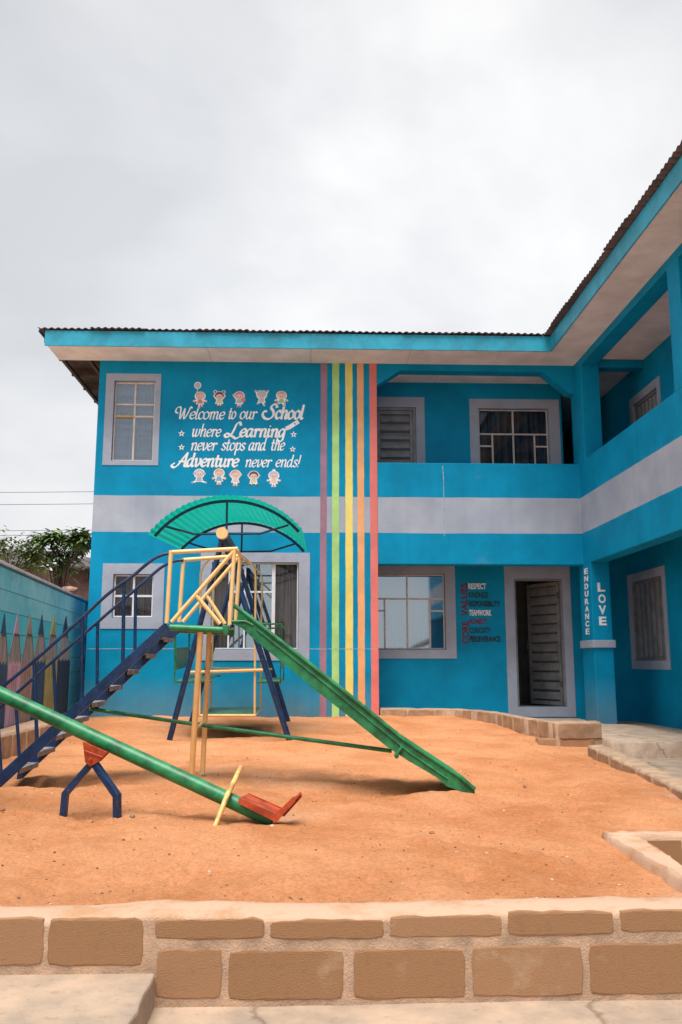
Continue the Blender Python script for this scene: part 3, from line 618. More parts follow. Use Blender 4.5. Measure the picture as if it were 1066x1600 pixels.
mb = MB(); mb.box(XB+.002, XI-.002, 13.46, 13.66, zb1-.02, ZS+.1); mb.build('cross_beam', M['blue'], sb); MB().box(XB+.002, XI-.002, 9.62, 9.82, zb1-.02, ZS+.1).build('cross_beam', M['blue'], sb); MB().box(XR, 8.4, YE-.2, YE-.002, .1, ZS+.2).build('end_wall', M['wall'], sb)  # end wall is out of view, added to keep sky light from the corridor
def pillar(y0, y1, z0, z1, name='pillar', w=.30):
    return MB().box(XR-.004, XR+w, y0, y1, z0, z1).build(name, M['wall'] if z0 < 1 else M['blue'], sb, bevel=.012)
pA = pillar(13.44, 14.03, .35, ZBEAM+.01); pB = pillar(13.44, 14.03, ZPAR-.01, zb1+.02); pC = pillar(9.60, 9.95, ZPAR-.01, zb1+.02); pillar(5.8, 6.15, ZPAR-.01, zb1+.02); pillar(9.60, 9.95, .35, ZBEAM+.01); pillar(5.8, 6.15, .35, ZBEAM+.01)
zr0, zr1 = W(930, 1012, Y=13.42).z, W(930, 1000, Y=13.42).z
o = MB().box(XR-.03, XR+.33, 13.41, 14.06, zr0, zr1).build('pillar_collar', M['grey'], pA, bevel=.008)
# mortar smear and drips where the parapets meet
mb = MB()
def drip(uvs, yc, w=.012, d=.004):
    pts_ = [W(u, v, Y=yc) for u, v in uvs]
    for a, b in zip(pts_, pts_[1:]): mb.prism([(a.x-w/2, yc-.001, a.z), (a.x+w/2, yc-.001, a.z), (b.x+w/2, yc-.001, b.z), (b.x-w/2, yc-.001, b.z)], (0, -d, 0))
M['drip'] = mat('pale_drip', (.36, .52, .60), .8, .15, 20, .2)
drip([(691.5, 728), (693, 745), (693.5, 770), (694, 800), (694.5, 838)], Y0, .011); mb.build('paint_drip', M['drip'], sb)
mb = MB(); drip([(130.5, 1013.5), (260, 1014), (400, 1014.2), (502, 1014)], Y0, .5, .002); mb = MB()
za = W(300, 1014, Y=Y0).z; mb.box(XL+.02, XS-.01, Y0-.0035, Y0-.001, za-.005, za+.005).build('chalk_line', M['drip'], sb)

# ---- windows
def window(face, S, O, panes, fm, gm_, cm, bw=.03, name='window', dz=.06, lining=True, curt=None, extra=None):
    mb = MB(); wall_holes(mb, lambda a, b, d: face(a, b, d-.012), S[0], S[1], S[2], S[3], .011, [tuple(O)])
    e_ = .014
    for (q0, q1, q2, q3) in ((O[0]-e_, O[0], O[2]-e_, O[3]+e_), (O[1], O[1]+e_, O[2]-e_, O[3]+e_), (O[0], O[1], O[2]-e_, O[2]), (O[0], O[1], O[3], O[3]+e_)):
        mb.fbox(face, q0, q1, q2, q3, .002, .145)
    su = mb.build('window_surround', M['grey'], sb)
    w_, h_ = O[1]-O[0], O[3]-O[2]; g = .008
    O_ = (O[0]+g, O[1]-g, O[2]+g, O[3]-g)
    def pr(p): return (O[0]+w_*p[0]+(bw if p[0] > 0 else bw*1.35)/2+(g if p[0] == 0 else 0), O[0]+w_*p[1]-(bw if p[1] < 1 else bw*1.35)/2-(g if p[1] == 1 else 0),
                       O[3]-h_*p[3]+(bw if p[3] < 1 else bw*1.35)/2+(g if p[3] == 1 else 0), O[3]-h_*p[2]-(bw if p[2] > 0 else bw*1.35)/2-(g if p[2] == 0 else 0))
    R_ = [pr(p) for p in panes]
    mb = MB(); wall_holes(mb, lambda a, b, d: face(a, b, d+dz), *O_, .035, R_)
    w = mb.build(name, fm, sb)
    # putty line: a thin raised bead beside each pane
    for i, r_ in enumerate(R_):
        pm = MB().fbox(face, r_[0]-.002, r_[1]+.002, r_[2]-.002, r_[3]+.002, dz+.012, dz+.018)
        pm.build('pane', gm_[i] if isinstance(gm_, list) else gm_, w)
    for (c0, c1, cmat) in (curt or [(0, 1, cm)]):
        mb = MB(); nn_ = max(8, int(60*(c1-c0))); vs = []
        for i in range(nn_+1):
            a = O[0]+w_*(c0+(c1-c0)*i/nn_); dd = dz+.10+.018*math.sin(i*1.15+math.sin(i*.4)*1.5)
            vs += [face(a, O[2]-.05, dd), face(a, O[3]+.05, dd)]
        mb.add(vs, [(2*i, 2*i+2, 2*i+3, 2*i+1) for i in range(nn_)], 0, True); mb.build('curtain', cmat, w)  # also makes the grey sheet behind reflecting panes
    return w
P1 = [(x, x+.5, a, b) for x in (0, .5) for a, b in ((.02, .29), (.29, .44), (.44, 1))]
w1 = window(ff, S1, O1, P1, M['frame'], M['glass_grey'], M['backing_grey'], .028, dz=.05)
h_ = O1[3]-O1[2]; w_ = O1[1]-O1[0]
MB().fbox(ff, O1[0]+.04, O1[0]+w_*.49, O1[3]-h_*.455, O1[3]-h_*.43, .035, .047).build('ochre_bar', M['ochre_bar'], w1)
window(ff, S2, O2, [(0, .5, 0, .5), (.5, 1, 0, .5), (0, .5, .5, 1), (.5, 1, .5, 1)], M['frame_white'], M['glass'], M['curtain_brown'], .032, dz=.05)
w3 = window(ff, S3, O3, [(0, .20, 0, 1), (.20, .38, 0, .34), (.38, .70, 0, .34), (.20, .38, .34, 1), (.38, .70, .34, 1), (.72, 1, 0, 1)], M['frame_white'],
       [M['glass'], M['glass_mirror'], M['glass_mirror'], M['glass_mirror'], M['glass_mirror'], M['glass']], M['curtain_brown'], .028, dz=.05, curt=[(0, .2, M['curtain_brown']), (.2, .71, M['backing_grey']), (.71, 1, M['curtain_brown'])])
mb = MB(); w_ = O3[1]-O3[0]; h_ = O3[3]-O3[2]                      # burglar-bar arches inside the middle light
def f3(s, t_, d=.10): return Vector(ff(O3[0]+w_*s, O3[3]-h_*t_, d))
for c_ in (.30, .54):
    for r_ in (.05, .09, .12): mb.tube([f3(c_+r_*math.cos(a), .26-r_*1.1*math.sin(a)) for a in np.linspace(0, math.pi, 9)]+[f3(c_-r_, .95)], .006, 5)
for t_ in (.08, .16, .55, .75): mb.tube([f3(.2, t_), f3(.7, t_)], .006, 5)
mb.build('burglar_bar', M['steel_dark'], w3)
w5 = window(fr, S5, O5, HALF(), M['frame'], M['glass'], M['curtain_dark'], .026)
w6 = window(fr, S6, O6, HALF(), M['frame'], M['glass_mirror'], M['curtain_blue'], .028)
MB().fbox(fr, O6[0], O6[1], O6[3]-.13, O6[3]+.03, .085, .10).build('curtain_top_band', M['curtain_dark'], w6)  # dark band across the top of the curtain
# ---- steel shutters on the corridor wall, vertical pressings
def shutter(face, S, O, nrib):
    mb = MB(); wall_holes(mb, lambda a, b, d: face(a, b, d-.012), *S, .011, [tuple(O)])
    e_ = .014
    for (q0, q1, q2, q3) in ((O[0]-e_, O[0], O[2]-e_, O[3]+e_), (O[1], O[1]+e_, O[2]-e_, O[3]+e_), (O[0], O[1], O[2]-e_, O[2]), (O[0], O[1], O[3], O[3]+e_)): mb.fbox(face, q0, q1, q2, q3, .002, .10)
    mb.build('window_surround', M['grey'], sb)
    mb = MB(); wall_holes(mb, lambda a, b, d: face(a, b, d+.02), O[0]+.004, O[1]-.004, O[2]+.004, O[3]-.004, .04, [(O[0]+.05, O[1]-.05, O[2]+.05, O[3]-.05)])
    w = mb.build('shutter', M['steel'], sb)
    MB().fbox(face, O[0]+.05, O[1]-.05, O[2]+.05, O[3]-.05, .055, .062).build('backing_plate', M['steel_dark'], w)
    a0, a1 = O[0]+.055, O[1]-.055; st = (a1-a0)/nrib
    for i in range(nrib):
        q = a0+st*i; b0, b1 = O[2]+.055, O[3]-.055
        MB().prism([face(q+st*.08, b0, .054), face(q+st*.30, b0, .030), face(q+st*.72, b0, .030), face(q+st*.94, b0, .054)], Vector(face(0, b1, 0))-Vector(face(0, b0, 0))).build('pressed_panel', M['steel'], w)
    return w
shutter(fx, S7, O7, 6); shutter(fx, S8, O8, 6)
# ---- upper steel door (closed) and ground-floor steel door (standing open)
def door_leaf(parent, face, a0, a1, b0, b1, npan, name='door', m=None):
    m = m or M['steel']
    mb = MB(); wall_holes(mb, face, a0, a1, b0, b1, .035, [(a0+.05, a1-.05, b0+.06, b1-.06)]); lf = mb.build(name, m, parent)
    MB().fbox(face, a0+.05, a1-.05, b0+.06, b1-.06, .022, .030).build('backing_plate', M['steel_dark'], lf)
    st = (b1-b0-.13)/npan
    for i in range(npan):
        q = b0+.065+st*i; aa, ab = a0+.056, a1-.056
        MB().prism([face(aa, q+st*.10, .020), face(aa, q+st*.20, -.004), face(aa, q+st*.62, .004), face(aa, q+st*.92, .020)], Vector(face(ab, 0, 0))-Vector(face(aa, 0, 0))).build('pressed_panel', m, lf)
    return lf
def surround(face, S, O, nm='door_surround'):
    mb = MB(); wall_holes(mb, lambda a, b, d: face(a, b, d-.012), *S, .011, [tuple(O)]); e_ = .014
    for (q0, q1, q2, q3) in ((O[0]-e_, O[0], O[2]-e_, O[3]+e_), (O[1], O[1]+e_, O[2]-e_, O[3]+e_), (O[0], O[1], O[2]-e_, O[2]), (O[0], O[1], O[3], O[3]+e_)): mb.fbox(face, q0, q1, q2, q3, .002, .148)
    return mb.build(nm, M['grey'], sb)
surround(fr, S4, O4)
mb = MB(); wall_holes(mb, lambda a, b, d: fr(a, b, d+.02), O4[0]+.002, O4[1]-.002, O4[2]+.002, O4[3]-.002, .06, [(O4[0]+.05, O4[1]-.05, O4[2]+.05, O4[3]-.05)]); mb.build('door_frame', M['steel'], sb)
tag(door_leaf(sb, lambda a, b, d: fr(a, b, d+.045), O4[0]+.055, O4[1]-.055, O4[2]+.055, O4[3]-.055, 13), 'closed upstairs steel door with horizontal pressings')
surround(fr, SD, OD)
mb = MB(); wall_holes(mb, lambda a, b, d: fr(a, b, d+.02), OD[0]+.002, OD[1]-.002, OD[2]+.002, OD[3]-.002, .10, [(OD[0]+.035, OD[1]-.035, OD[2]+.012, OD[3]-.035)]); mb.build('door_frame', M['steel'], sb)
th_ = R(63); hx, hy = OD[1]-.045, Y1+.10; wl = .80
dface = lambda a, b, d: (hx-math.cos(th_)*a-math.sin(th_)*(-d)*-1*-1, hy+math.sin(th_)*a+math.cos(th_)*d, b)
dface = lambda a, b, d: (hx-math.cos(th_)*a+math.sin(th_)*d, hy+math.sin(th_)*a+math.cos(th_)*d, b)
dl = door_leaf(sb, dface, 0, wl, OD[2]+.02, OD[3]-.04, 12); tag(dl, 'grey steel ground-floor door standing open inwards')
for zz0 in (.95, 2.45): MB().fbox(fr, OD[1]-.06, OD[1]-.036, zz0, zz0+.10, .10, .125).build('hinge', M['steel_dark'], dl)
MB().tube([Vector(dface(wl-.03, 1.75, -.05)), Vector(dface(wl-.03, 1.60, -.05))], .012, 8).build('handle', M['steel_dark'], dl)

# ---- stripes
for u0, u1, mm, lb in ((500.5, 510.5, 's_purple', 'mauve'), (519, 530, 's_green', 'light green'), (540, 551.5, 's_yellow', 'yellow'), (559, 569.5, 's_orange', 'orange'), (579, 589, 's_red', 'coral red')):
    a, b = W(u0, 850, Y=Y0).x, W(u1, 850, Y=Y0).x; mb = MB(); zz_ = np.linspace(.35, ZS+.0, 60); rg = random.Random(u0)
    if mm == 's_red': b = XS+.001
    vs = []
    for z in zz_: vs += [(a+rg.uniform(-.003, .003), Y0-.003, z), (b+(rg.uniform(-.003, .003) if mm != 's_red' else 0), Y0-.003, z)]
    mb.add(vs, [(2*i, 2*i+1, 2*i+3, 2*i+2) for i in range(59)]); tag(mb.build('painted_stripe', M[mm], sb, recalc=False), lb+' painted stripe running the height of the wall')

# ---- eaves: fascia, soffit boards, corrugated roofing
mb = MB(); mb.box(-4.20, XF, YF-.02, YF, ZS-.012, ZF); mb.build('fascia', M['fascia'], sb, bevel=.004)
mb = MB(); mb.box(XF-.02, XF, YE-.4, YF-.021, ZS-.012, ZF); mb.build('fascia', M['fascia'], sb, bevel=.004)
seams = [-4.17]+[W(u, 553, Y=13.5).x for u in (328, 486, 638, 775)]+[XF]
for i in range(len(seams)-1):
    MB().box(seams[i]+.003, seams[i+1]-.003, YF+.002, Y0-.002, ZS, ZS+.012).build('soffit_board', M['soffit'], sb)
ys_ = [YF, 10.9, 8.55, 6.2, 3.9, 1.5, -1, YE-.4]
MB().box(XF+.003, XR-.002, YF+.002, Y0-.002, ZS+.001, ZS+.012).build('soffit_board', M['soffit'], sb)
for i in range(7): MB().box(XF+.002, XR-.002, ys_[i+1]+.003, ys_[i]-.003, ZS+random.uniform(0, .003), ZS+.012).build('soffit_board', M['soffit'], sb)
for i in range(3):
    a = XS+(XR-XS)/3*i; MB().box(a+.003, a+(XR-XS)/3-.003, Y0+.23, Y1, ZS-.004, ZS+.010).build('ceiling_board', M['soffit'], sb)
for a, b in ((14.75, 18.3), (13.67, 14.74), (11.7, 13.45), (9.84, 11.69), (6.2, 9.6), (YE, 6.19)): MB().box(XB+.002, XI-.002, a, b, ZS-.004, ZS+.010).build('ceiling_board', M['soffit'], sb)
PER, AMP = .105, .011
def roof_sheet(along, c0, c1, e0, e1, z0, slope, seed, flip=False):
    """corrugated sheet; waves run across `along`; e0 is the eave end"""
    mb = MB(); nn_ = int((c1-c0)/PER*8); r_ = random.Random(seed); wv = []
    rag = r_.uniform(-.018, .018); lift = r_.uniform(0, .012)
    for j, e_ in enumerate((e0+rag, e0+rag+.35, e1)):
        for i in range(nn_+1):
            c_ = c0+(c1-c0)*i/nn_; z = z0+AMP*math.cos(2*math.pi*c_/PER)+slope*abs(e_-e0)+lift
            wv.append((c_, e_, z) if along == 'x' else (e_, c_, z))
    k = nn_+1; fs = [(j*k+i, j*k+i+1, (j+1)*k+i+1, (j+1)*k+i) for j in range(2) for i in range(nn_)]
    mb.add(wv, fs, 0, True); o = mb.build('corrugated_sheet', M['zinc'], sb); s_ = o.modifiers.new('solid', 'SOLIDIFY'); s_.thickness = .004; return o
c0 = XLE; i = 0
while c0 < XF-.12: roof_sheet('x', c0, min(c0+PER*8, XF-.11), YF-.06, 19.2, ZF+.02+.0045*(i % 2), .02, i); c0 += PER*7.8; i += 1
c0 = YE-.4
while c0 < 19: roof_sheet('y', c0, min(c0+PER*8, 19.2), XF-.115, 8.7, ZF+.022+.0045*(i % 2), .02, i); c0 += PER*7.8; i += 1
mb = MB(); mb.box(XLE+.01, XLE+.035, YF-.03, 19, ZF-.03, ZF+.005); mb.build('barge_board', M['navy2'], sb)
mb = MB()
for k_ in range(8): mb.box(XLE+.04, XL-.002, 13.3+k_*.8, 13.36+k_*.8, ZF-.13, ZF-.01)
for x in (XLE+.12, XL-.25): mb.box(x, x+.05, YF+.03, 19, ZF-.19, ZF-.135)
mb.build('rafter', M['timber'], sb)
MB().box(XLE+.04, XL-.01, 13.85, 19, ZF-.008, ZF+.0).build('under_boarding', M['timber'], sb)

# ---- lettering: built-in face for the block capitals
def text(body, m, face, a0, a1, b0, b1, parent=None, name='lettering', bold=.012, rot=False, d0=-.004, shear=0, sy=None):
    cu = bpy.data.curves.new('t', 'FONT'); cu.body = body; cu.size = 1; cu.offset = bold; cu.extrude = .5; cu.shear = shear; cu.resolution_u = 3
    to = bpy.data.objects.new('t', cu); C.objects.link(to); dg = bpy.context.evaluated_depsgraph_get(); dg.update()
    me = bpy.data.meshes.new_from_object(to.evaluated_get(dg)); bpy.data.objects.remove(to); bpy.data.curves.remove(cu)
    co = np.array([v.co[:] for v in me.vertices])
    if rot: co = np.stack([-co[:, 1], co[:, 0], co[:, 2]], 1)
    lo, hi = co.min(0), co.max(0); s = (co-lo)/(hi-lo)
    for v, q in zip(me.vertices, s): v.co = face(a0+(a1-a0)*q[0], b0+(b1-b0)*q[1], d0+.0035*(1-q[2]))
    me.materials.clear(); me.materials.append(m); o = bpy.data.objects.new(name, me); C.objects.link(o)
    p_ = parent or sb; o.parent = p_; o.matrix_parent_inverse = parent_world(p_).inverted(); return o
def tpx(body, m, yc, u0, v0, u1, v1, **k):
    r_ = rectY(yc, u0, v0, u1, v1); return text(body, m, FY(yc), *r_, **k)
for bd, mm, v, u1 in (('RESPECT', 'white', 916, 759.5), ('KINDNESS', 'green_print', 929.5, 763), ('RESPONSIBILITY', 'black', 943.5, 781.5), ('TEAMWORK', 'white', 957.5, 768), ('HONESTY', 'red', 971, 762), ('CURIOSITY', 'green_print', 985, 767), ('PERSEVERANCE', 'black', 998.5, 782)):
    tpx(bd, M[mm], Y1, 732+(v-916)*.025, v-4.6, u1, v+4.6, bold=.03)
tpx('CORE', M['red'], Y1, 722, 971, 733, 1006, rot=True, bold=.03); tpx('VALUES', M['red'], Y1, 720, 911, 731, 963, rot=True, bold=.03)
pf = FY(13.44)
for i, ch in enumerate('LOVE'):
    v0, v1 = [(910.5, 924.5), (928.5, 942.5), (946, 960), (963.5, 977)][i]; uc = [939.7, 940.8, 941.5, 942][i]
    tpx(ch, M['white'], 13.44, uc-5.8, v0, uc+5.8, v1, bold=.035, parent=pA)
px_ = FX(XR-.004)
for i, ch in enumerate('ENDURANCE'):
    vt = 888+i*11.75; uc = 916.5+i*.28; zt_, zb_ = W(uc, vt, X=XR).z, W(uc, vt+9.3, X=XR).z; ya, yb = W(uc-2.8, vt+5, X=XR).y, W(uc+2.8, vt+5, X=XR).y
    text(ch, M['white'], px_, ya, yb, zb_, zt_, parent=pA, bold=.03)

# ---- brush-drawn slogan: pen strokes for every letter
G = {
 'n': (.85, [[(0, .8), (.15, 1), (.16, .5), (.15, 0)], [(.15, .6), (.42, 1), (.62, .85), (.6, .2), (.68, 0), (.82, .12)]]),
 'h': (.85, [[(.17, 1.7), (.15, .8), (.15, 0)], [(.15, .6), (.42, 1), (.62, .85), (.6, .2), (.68, 0), (.82, .12)]]),
 'r': (.60, [[(0, .8), (.15, 1), (.16, .5), (.15, 0)], [(.15, .6), (.38, .98), (.56, .86)]]),
 'e': (.66, [[(.1, .48), (.5, .58), (.58, .82), (.38, 1), (.1, .75), (.06, .3), (.3, 0), (.6, .2)]]),
 'w': (1.08, [[(0, .85), (.12, 1), (.14, .25), (.28, 0), (.5, .3), (.54, 1)], [(.54, 1), (.53, .2), (.66, 0), (.93, .35), (.94, 1)]]),
 'v': (.70, [[(0, .85), (.12, 1), (.17, .25), (.28, 0), (.58, .5), (.56, 1)]]),
 's': (.58, [[(.5, .86), (.3, 1), (.1, .8), (.3, .52), (.5, .28), (.3, 0), (.02, .16)]]),
 't': (.50, [[(.2, 1.42), (.17, .8), (.18, .2), (.3, 0), (.47, .12)], [(.0, .97), (.42, .99)]]),
 'o': (.74, [[(.36, 1), (.08, .75), (.08, .22), (.33, 0), (.62, .28), (.62, .76), (.36, 1)]]),
 'p': (.74, [[(0, .85), (.15, 1), (.15, .2), (.14, -.62)], [(.15, .7), (.42, 1), (.65, .68), (.52, .08), (.16, .12)]]),
 'a': (.84, [[(.58, .92), (.3, 1), (.05, .6), (.12, .05), (.38, .08), (.58, .6)], [(.6, 1), (.57, .25), (.68, 0), (.82, .12)]]),
 'd': (.84, [[(.58, .92), (.3, 1), (.05, .6), (.12, .05), (.38, .08), (.58, .6)], [(.62, 1.7), (.58, .9), (.57, .25), (.68, 0), (.82, .12)]]),
 'l': (.38, [[(.14, 1.7), (.11, .9), (.1, .2), (.2, 0), (.35, .12)]]),
 'c': (.60, [[(.55, .80), (.38, 1), (.1, .8), (.05, .3), (.27, 0), (.55, .18)]]),
 'm': (1.18, [[(0, .8), (.15, 1), (.16, .5), (.15, 0)], [(.15, .6), (.38, 1), (.53, .85), (.52, 0)], [(.52, .6), (.77, 1), (.93, .85), (.91, .2), (1, 0), (1.14, .12)]]),
 'u': (.84, [[(0, .85), (.13, 1), (.12, .25), (.3, 0), (.55, .35)], [(.6, 1), (.57, .25), (.68, 0), (.82, .12)]]),
 'g': (.76, [[(.58, .92), (.3, 1), (.05, .6), (.12, .08), (.38, .12), (.58, .6)], [(.6, 1), (.6, .3), (.56, -.35), (.33, -.6), (.0, -.42)]]),
 'i': (.38, [[(.12, 1), (.1, .3), (.2, 0), (.35, .12)], [(.14, 1.36), (.19, 1.42)]]),
 '!': (.35, [[(.2, 1.65), (.13, .45)], [(.08, .02), (.11, .08)]]),
 ' ': (.45, []),
 'W': (1.40, [[(-.15, .80), (-.42, .95), (-.38, 1.45), (-.02, 1.62), (.14, 1.3), (.28, 0), (.62, 1.4)], [(.62, 1.4), (.76, 0), (1.12, .9), (1.25, 1.62), (1.45, 1.5)]]),
 'S': (1.05, [[(1.0, 1.45), (.86, 1.78), (.5, 1.74), (.34, 1.36), (.66, .95), (.78, .42), (.42, -.02), (-.12, .02), (-.48, .45), (-.40, .88), (-.12, .9)]]),
 'L': (1.10, [[(.98, 1.5), (.82, 1.85), (.52, 1.62), (.34, .8), (.1, .12), (-.32, -.08), (-.52, .2), (-.28, .38), (.25, .08), (.75, -.25), (1.15, .02)]]),
 'A': (1.05, [[(-.30, .42), (-.56, .10), (-.26, -.15), (.12, .18), (.5, 1.0), (.88, 1.75)], [(.88, 1.75), (.84, .9), (.84, .1), (1.0, 0)], [(.2, .62), (.95, .66)]]),
}
def crom(p, k=6):
    if len(p) == 2: return [Vector(p[0]), Vector(p[1])]
    q = [Vector(p[0])*2-Vector(p[1])]+[Vector(x) for x in p]+[Vector(p[-1])*2-Vector(p[-2])]; o = []
    for i in range(1, len(q)-2):
        for j in range(k):
            t = j/k; a, b, c_, d = q[i-1], q[i], q[i+1], q[i+2]
            o.append(.5*((2*b)+(c_-a)*t+(2*a-5*b+4*c_-d)*t*t+(3*b-a-3*c_+d)*t*t*t))
    return o+[Vector(p[-1])]
def ribbon(mb, pts, w, face, d, thin=.42, nib=R(35), mi=0):
    n_ = len(pts); vs = []
    for i, p_ in enumerate(pts):
        t = (pts[min(n_-1, i+1)]-pts[max(0, i-1)]); t.normalize(); nr = Vector((-t.y, t.x)); ang = abs(math.sin(math.atan2(t.y, t.x)-nib))
        hw = w*.5*(thin+(1-thin)*ang); e_ = t*(hw*.6 if i == n_-1 else (-hw*.6 if i == 0 else 0))
        a, b = p_+nr*hw+e_, p_-nr*hw+e_; vs += [face(a.x, a.y, d-.00004*i), face(b.x, b.y, d-.00004*i)]
    mb.add(vs, [(2*i, 2*i+1, 2*i+3, 2*i+2) for i in range(n_-1)], mi)
def slog(word, u0, u1, vb, vx, pen=.17, shear=.22, thin=.42, name='slogan_word'):
    """word from px u0 to u1, baseline vb, x-height line vx"""
    adv = [G[c_][0] for c_ in word]; tot = sum(adv); A0, A1 = W(u0, vb, Y=Y0).x, W(u1, vb, Y=Y0).x; Bb = W(u0, vb, Y=Y0).z; xh = W(u0, vx, Y=Y0).z-Bb
    ext = {'W': .42, 'S': .5, 'L': .5, 'A': .55}.get(word[0], 0); sx = (A1-A0)/(tot+ext); x = ext; mb = MB(); k = 0
    for c_, ad_ in zip(word, adv):
        for st in G[c_][1]:
            pts = [Vector((A0+(x+q.x+shear*q.y*(xh/sx)*.9)*sx-shear*.3*xh, Bb+q.y*xh)) for q in crom(st)]
            ribbon(mb, pts, pen*xh, ff, -.002-.0007*(k % 3), thin); k += 1
        x += ad_
    return tag(mb.build(name, M['white'], sb), 'white painted word "%s"' % word)
slog('Welcome', 273, 351, 654.5, 643, .215); slog('to', 357, 368.5, 654.5, 643, .215); slog('our', 375, 401, 654.5, 643, .215)
slog('School', 410, 474.5, 654, 641.5, .335, thin=.45)
slog('where', 300, 345, 682, 670.5, .215); slog('Learning', 352, 446, 682, 670, .335, thin=.45)
slog('never', 298.5, 338.5, 703.5, 692, .215); slog('stops', 346.5, 383, 703.5, 692, .215); slog('and', 389, 415.5, 703.5, 692, .215); slog('the', 423.5, 444.5, 703.5, 692, .215)
slog('Adventure', 269, 372.5, 728.5, 716.5, .335, thin=.45); slog('never', 383.5, 424, 729.5, 718.5, .215); slog('ends!', 431, 469, 729.5, 718.5, .215)
def fpx(u, v): q = W(u, v, Y=Y0); return Vector((q.x, q.z))
def poly2(mb, pts, d, mi): mb.add([ff(p_.x, p_.y, d) for p_ in pts], [tuple(range(len(pts)))], mi)
def star(u, v):
    c_ = fpx(u, v); mb = MB(); ro, ri = .058, .024
    P_ = [c_+Vector((math.sin(i*math.pi/5), math.cos(i*math.pi/5)))*(ro if i % 2 == 0 else ri) for i in range(10)]
    Q_ = [c_+(p_-c_)*.42 for p_ in P_]
    for i in range(10): poly2(mb, [P_[i], P_[(i+1) % 10], Q_[(i+1) % 10], Q_[i]], -.003, 0)
    mb.build('painted_star', M['white'], sb)
for s_ in ((284, 677.5), (284, 699), (459, 679), (457.5, 702)): star(*s_)
mb = MB(); ribbon(mb, [fpx(449, 669), fpx(452.5, 667.5), fpx(465, 659.5)], .07, ff, -.003, 1); poly2(mb, [fpx(445, 672.5), fpx(448, 666.7), fpx(451, 671.3)], -.0035, 0); mb.build('drawn_pencil', M['white'], sb)
mb = MB(); ribbon(mb, [fpx(460.5, 662.3), fpx(461, 662)], .03, ff, -.005, 1); mb.build('pencil_ring', M['p_blue'], sb)
KM = ['white', 'skin', 'p_brown', 'p_pink', 'p_yellow', 'p_green', 'p_peach', 'p_grey', 'p_blue']
def disc(mb, c_, rx, ry, d, mi, a0=0, a1=2*math.pi):
    poly2(mb, [c_+Vector((rx*math.cos(a), ry*math.sin(a))) for a in np.linspace(a0, a1, 15)][:(-1 if a1-a0 > 6 else 15)], d, mi)
def kid(u, v, hair, dress, arms, legs, acc=None, s=1.0):
    c_ = fpx(u, v); mb = MB(); k = s*.0105; V = lambda x, y: c_+Vector((x*k, y*k))
    # white cut-out backing, arms, legs
    disc(mb, V(0, 5), 8.6*k, 7.6*k, -.003, 0); poly2(mb, [V(-4, 1), V(4, 1), V(6.5, -8), V(-6.5, -8)], -.0034, 0)
    for (x0, y0, x1, y1) in arms: ribbon(mb, [V(x0, y0), V(x1, y1)], 2.8*k, ff, -.0038, 1, mi=0); disc(mb, V(x1, y1), 1.9*k, 1.9*k, -.0042, 1 if dress != 7 else 7)
    for (x0, y0, x1, y1) in legs: ribbon(mb, [V(x0, y0), V(x1, y1)], 2.6*k, ff, -.0038, 1, mi=0); disc(mb, V(x1, y1), 2.1*k, 1.5*k, -.0042, hair)
    poly2(mb, [V(-2.8, 0), V(2.8, 0), V(4.8, -6.8), V(-4.8, -6.8)], -.0046, dress)
    disc(mb, V(0, 5.6), 7.0*k, 6.2*k, -.0050, hair); disc(mb, V(0, 3.6), 5.4*k, 4.2*k, -.0054, 1)
    for sx_ in (-1, 1): disc(mb, V(2*sx_, 3.8), .7*k, .8*k, -.0058, 2)
    ribbon(mb, [V(-1.6, 1.9), V(0, 1.3), V(1.6, 1.9)], .6*k, ff, -.0058, 1, mi=3)
    if acc == 'balloon':
        ribbon(mb, [V(-5.5, 7), V(-4.5, 17)], .9*k, ff, -.0036, 1, mi=0); disc(mb, V(-4.3, 22.5), 5.6*k, 5.8*k, -.0040, 0); disc(mb, V(-4.3, 22.5), 4.3*k, 4.5*k, -.0044, 7)
    if acc == 'buns':
        for sx_ in (-1, 1): disc(mb, V(6.5*sx_, 11.5), 2.8*k, 2.8*k, -.0044, 0); disc(mb, V(6.5*sx_, 11.5), 1.8*k, 1.8*k, -.0048, hair)
    if acc == 'cap': poly2(mb, [V(-7, 6), V(7, 6), V(6, 12.5), V(-6, 12.5)], -.0056, 7)
    if acc == 'bag': disc(mb, V(6.5, -1.5), 3.4*k, 3.6*k, -.0056, 3)
    if acc == 'bow': disc(mb, V(0, 13), 2.6*k, 2*k, -.0044, 0)
    mb.build('painted_child', [M[q] for q in KM], sb)
UP = [(-3, -1, -8, 5), (3, -1, 8, 5)]; SIDE = [(-3, -1, -9, -3), (3, -1, 9, -3)]; ST = [(-1.5, -6, -2, -12), (1.5, -6, 2, -12)]; RUN = [(-1.5, -6, -6, -9), (1.5, -6, 4, -12)]
kid(312.9, 624, 6, 3, SIDE, [(-1.2, -6, -1.5, -14), (1.5, -6, 3, -11)], 'balloon'); kid(343, 623.5, 2, 4, UP, ST, 'buns'); kid(374, 623.5, 3, 7, [(-3, -1, -9, 6), (3, -1, 7, -3)], ST, 'bag')
kid(409, 622, 7, 7, [(-3, 0, -9.5, 11), (3, 0, 9.5, 11)], RUN, 'cap'); kid(440, 623, 6, 5, SIDE, RUN)
kid(311.5, 745, 7, 7, UP, [(-1.5, -6, -10, -9), (1.5, -6, 10, -9)]); kid(342.5, 744.5, 6, 8, SIDE, ST); kid(368, 746.5, 6, 1, UP, ST); kid(396.5, 748, 2, 4, UP, [(-1.5, -6, -5, -10), (1.5, -6, 5, -10)]); kid(428, 748, 7, 1, SIDE, ST, 'bow')
